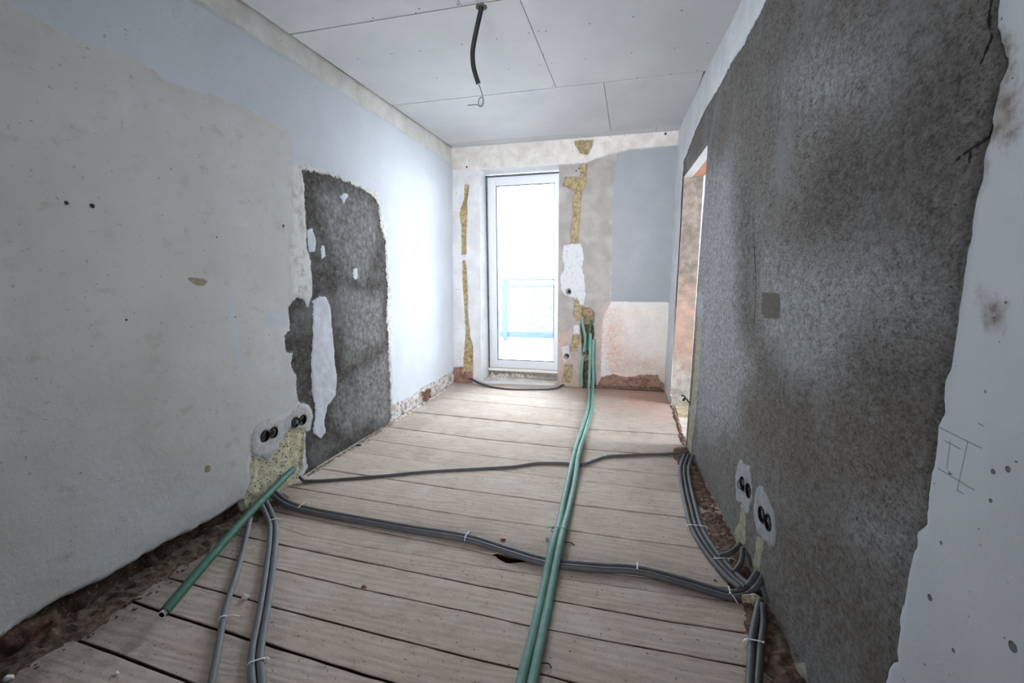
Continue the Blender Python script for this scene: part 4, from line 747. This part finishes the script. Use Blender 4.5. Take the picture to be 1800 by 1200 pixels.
# ================================================================ CEILING CABLE
cb = empty('ceiling_cable', CAB[0], 'black cable hanging from the ceiling with a curled bare wire end', 'cable')
part('sheath', tubemesh(spline([Vector(CAB[0]) + Vector((0, 0, .03))] + CAB, 8), .0125, 14), [M_black], cb, True)
part('bare_wire', tubemesh(spline(WIR, 6), .0028, 8), [plain('grey_wire', (92, 92, 96), .4, .5)], cb, True)
part('cable_hole', tubemesh([Vector(CAB[0]) + Vector((0, 0, -.0035)), Vector(CAB[0]) + Vector((0, 0, .012))], .03, 16), [plain('grubby_plaster', (120, 122, 108), .9, .1, .3, 90)], cb)
# ================================================================ SMALL THINGS ON THE FLOOR
def lump(name, key, size, mat, label, cat, z=0, seedv=1, sub=2):
    R = random.Random(seedv); bm = bmesh.new(); bmesh.ops.create_icosphere(bm, subdivisions=sub, radius=1)
    for v in bm.verts:
        k = 1 + .35 * (math.sin(v.co.x * 3.1 + seedv) * math.sin(v.co.y * 3.7 + seedv * 2) + R.uniform(-.25, .25)); v.co = Vector((v.co.x * size[0] * k, v.co.y * size[1] * k, v.co.z * size[2] * k))
    me = bpy.data.meshes.new(name); bm.to_mesh(me); bm.free(); o = link(name, me, None, [mat], True); x, y = FR[key]; o.location = (x, y, z + size[2] * .8); return tag(o, label, cat)
M_pl = plain('white_plaster_lump', (220, 218, 216), .9, .1, .08, 60); M_pk = plain('pink_stone', (186, 150, 138), .9, .1, .15, 60); M_fm = plain('cream_foam', (200, 190, 158), .9, .1, .3, 70)
lump('plaster_lump', 'lump', (.016, .012, .009), M_pl, 'small white plaster lump on the joint between the two grey conduit runs', 'plaster lump', 0, 1)
lump('stone', 'stone', (.012, .008, .006), M_pk, 'small pinkish stone above the hole in the boards', 'stone', 0, 2)
lump('plastic_cap', 'cap', (.009, .009, .007), plain('blue_grey_cap', (120, 130, 150), .5, .4), 'tiny blue-grey cap left of the green conduits', 'cap', 0, 3)
lump('foam_lump', 'foam', (.034, .02, .022), M_fm, 'cream foam lump where the crossing grey conduits reach the right wall', 'foam lump', 0, 4, 3)
lump('brick_piece', 'chip', (.03, .04, .028), plain('brown_brick_piece', (150, 120, 98), .95, .1, .25, 40), 'brown brick piece against the foot of the bright left wall', 'brick piece', 0, 5)
lump('black_scrap', 'blk', (.018, .01, .005), M_black, 'tiny black scrap on the floor at the foot of the grey patch', 'scrap', 0, 6)
lump('plaster_lump', 'pl1', (.010, .009, .004), M_pl, 'small pale plaster flake on the nearest board, bottom left', 'plaster lump', 0, 7)
lump('plaster_lump', 'pl2', (.016, .012, .008), M_pl, 'pale plaster crumb in the bottom left corner', 'plaster lump', 0, 8)
lump('black_scrap', 'w1', (.012, .009, .005), M_cop, 'dark brown scrap in the joint at the centre left boards', 'scrap', -.004, 9)
md = lump('mortar_dab', 'lump', (.05, .022, .035), plain('brown_mortar', (146, 126, 106), .95, .1, .3, 50), 'brown mortar dab bridging the green conduits in the wall chase', 'mortar dab', 0, 12, 3)
md.location = (-.46, 5.03, .335)
md = lump('mortar_dab', 'lump', (.06, .018, .05), plain('tan_mortar', (156, 136, 112), .95, .1, .3, 50), 'tan mortar lump at the top of the green conduits in the wall chase', 'mortar dab', 0, 13, 3)
md.location = (-.45, 5.03, .84)
for key, lb in (('bit', 'short black wire offcuts right of the green conduits by their tie'), ('bits2', 'short black wire offcut right of the green conduits near the bottom')):
    x, y = FR[key]; tag(link('wire_offcut', tubemesh(spline([(x - .015, y + .004, .004), (x, y - .004, .009), (x + .02, y + .003, .004), (x + .032, y - .01, .004)], 4), .0022, 6), None, [M_black], True), lb, 'wire offcut')
SC.view_layers[0].update()
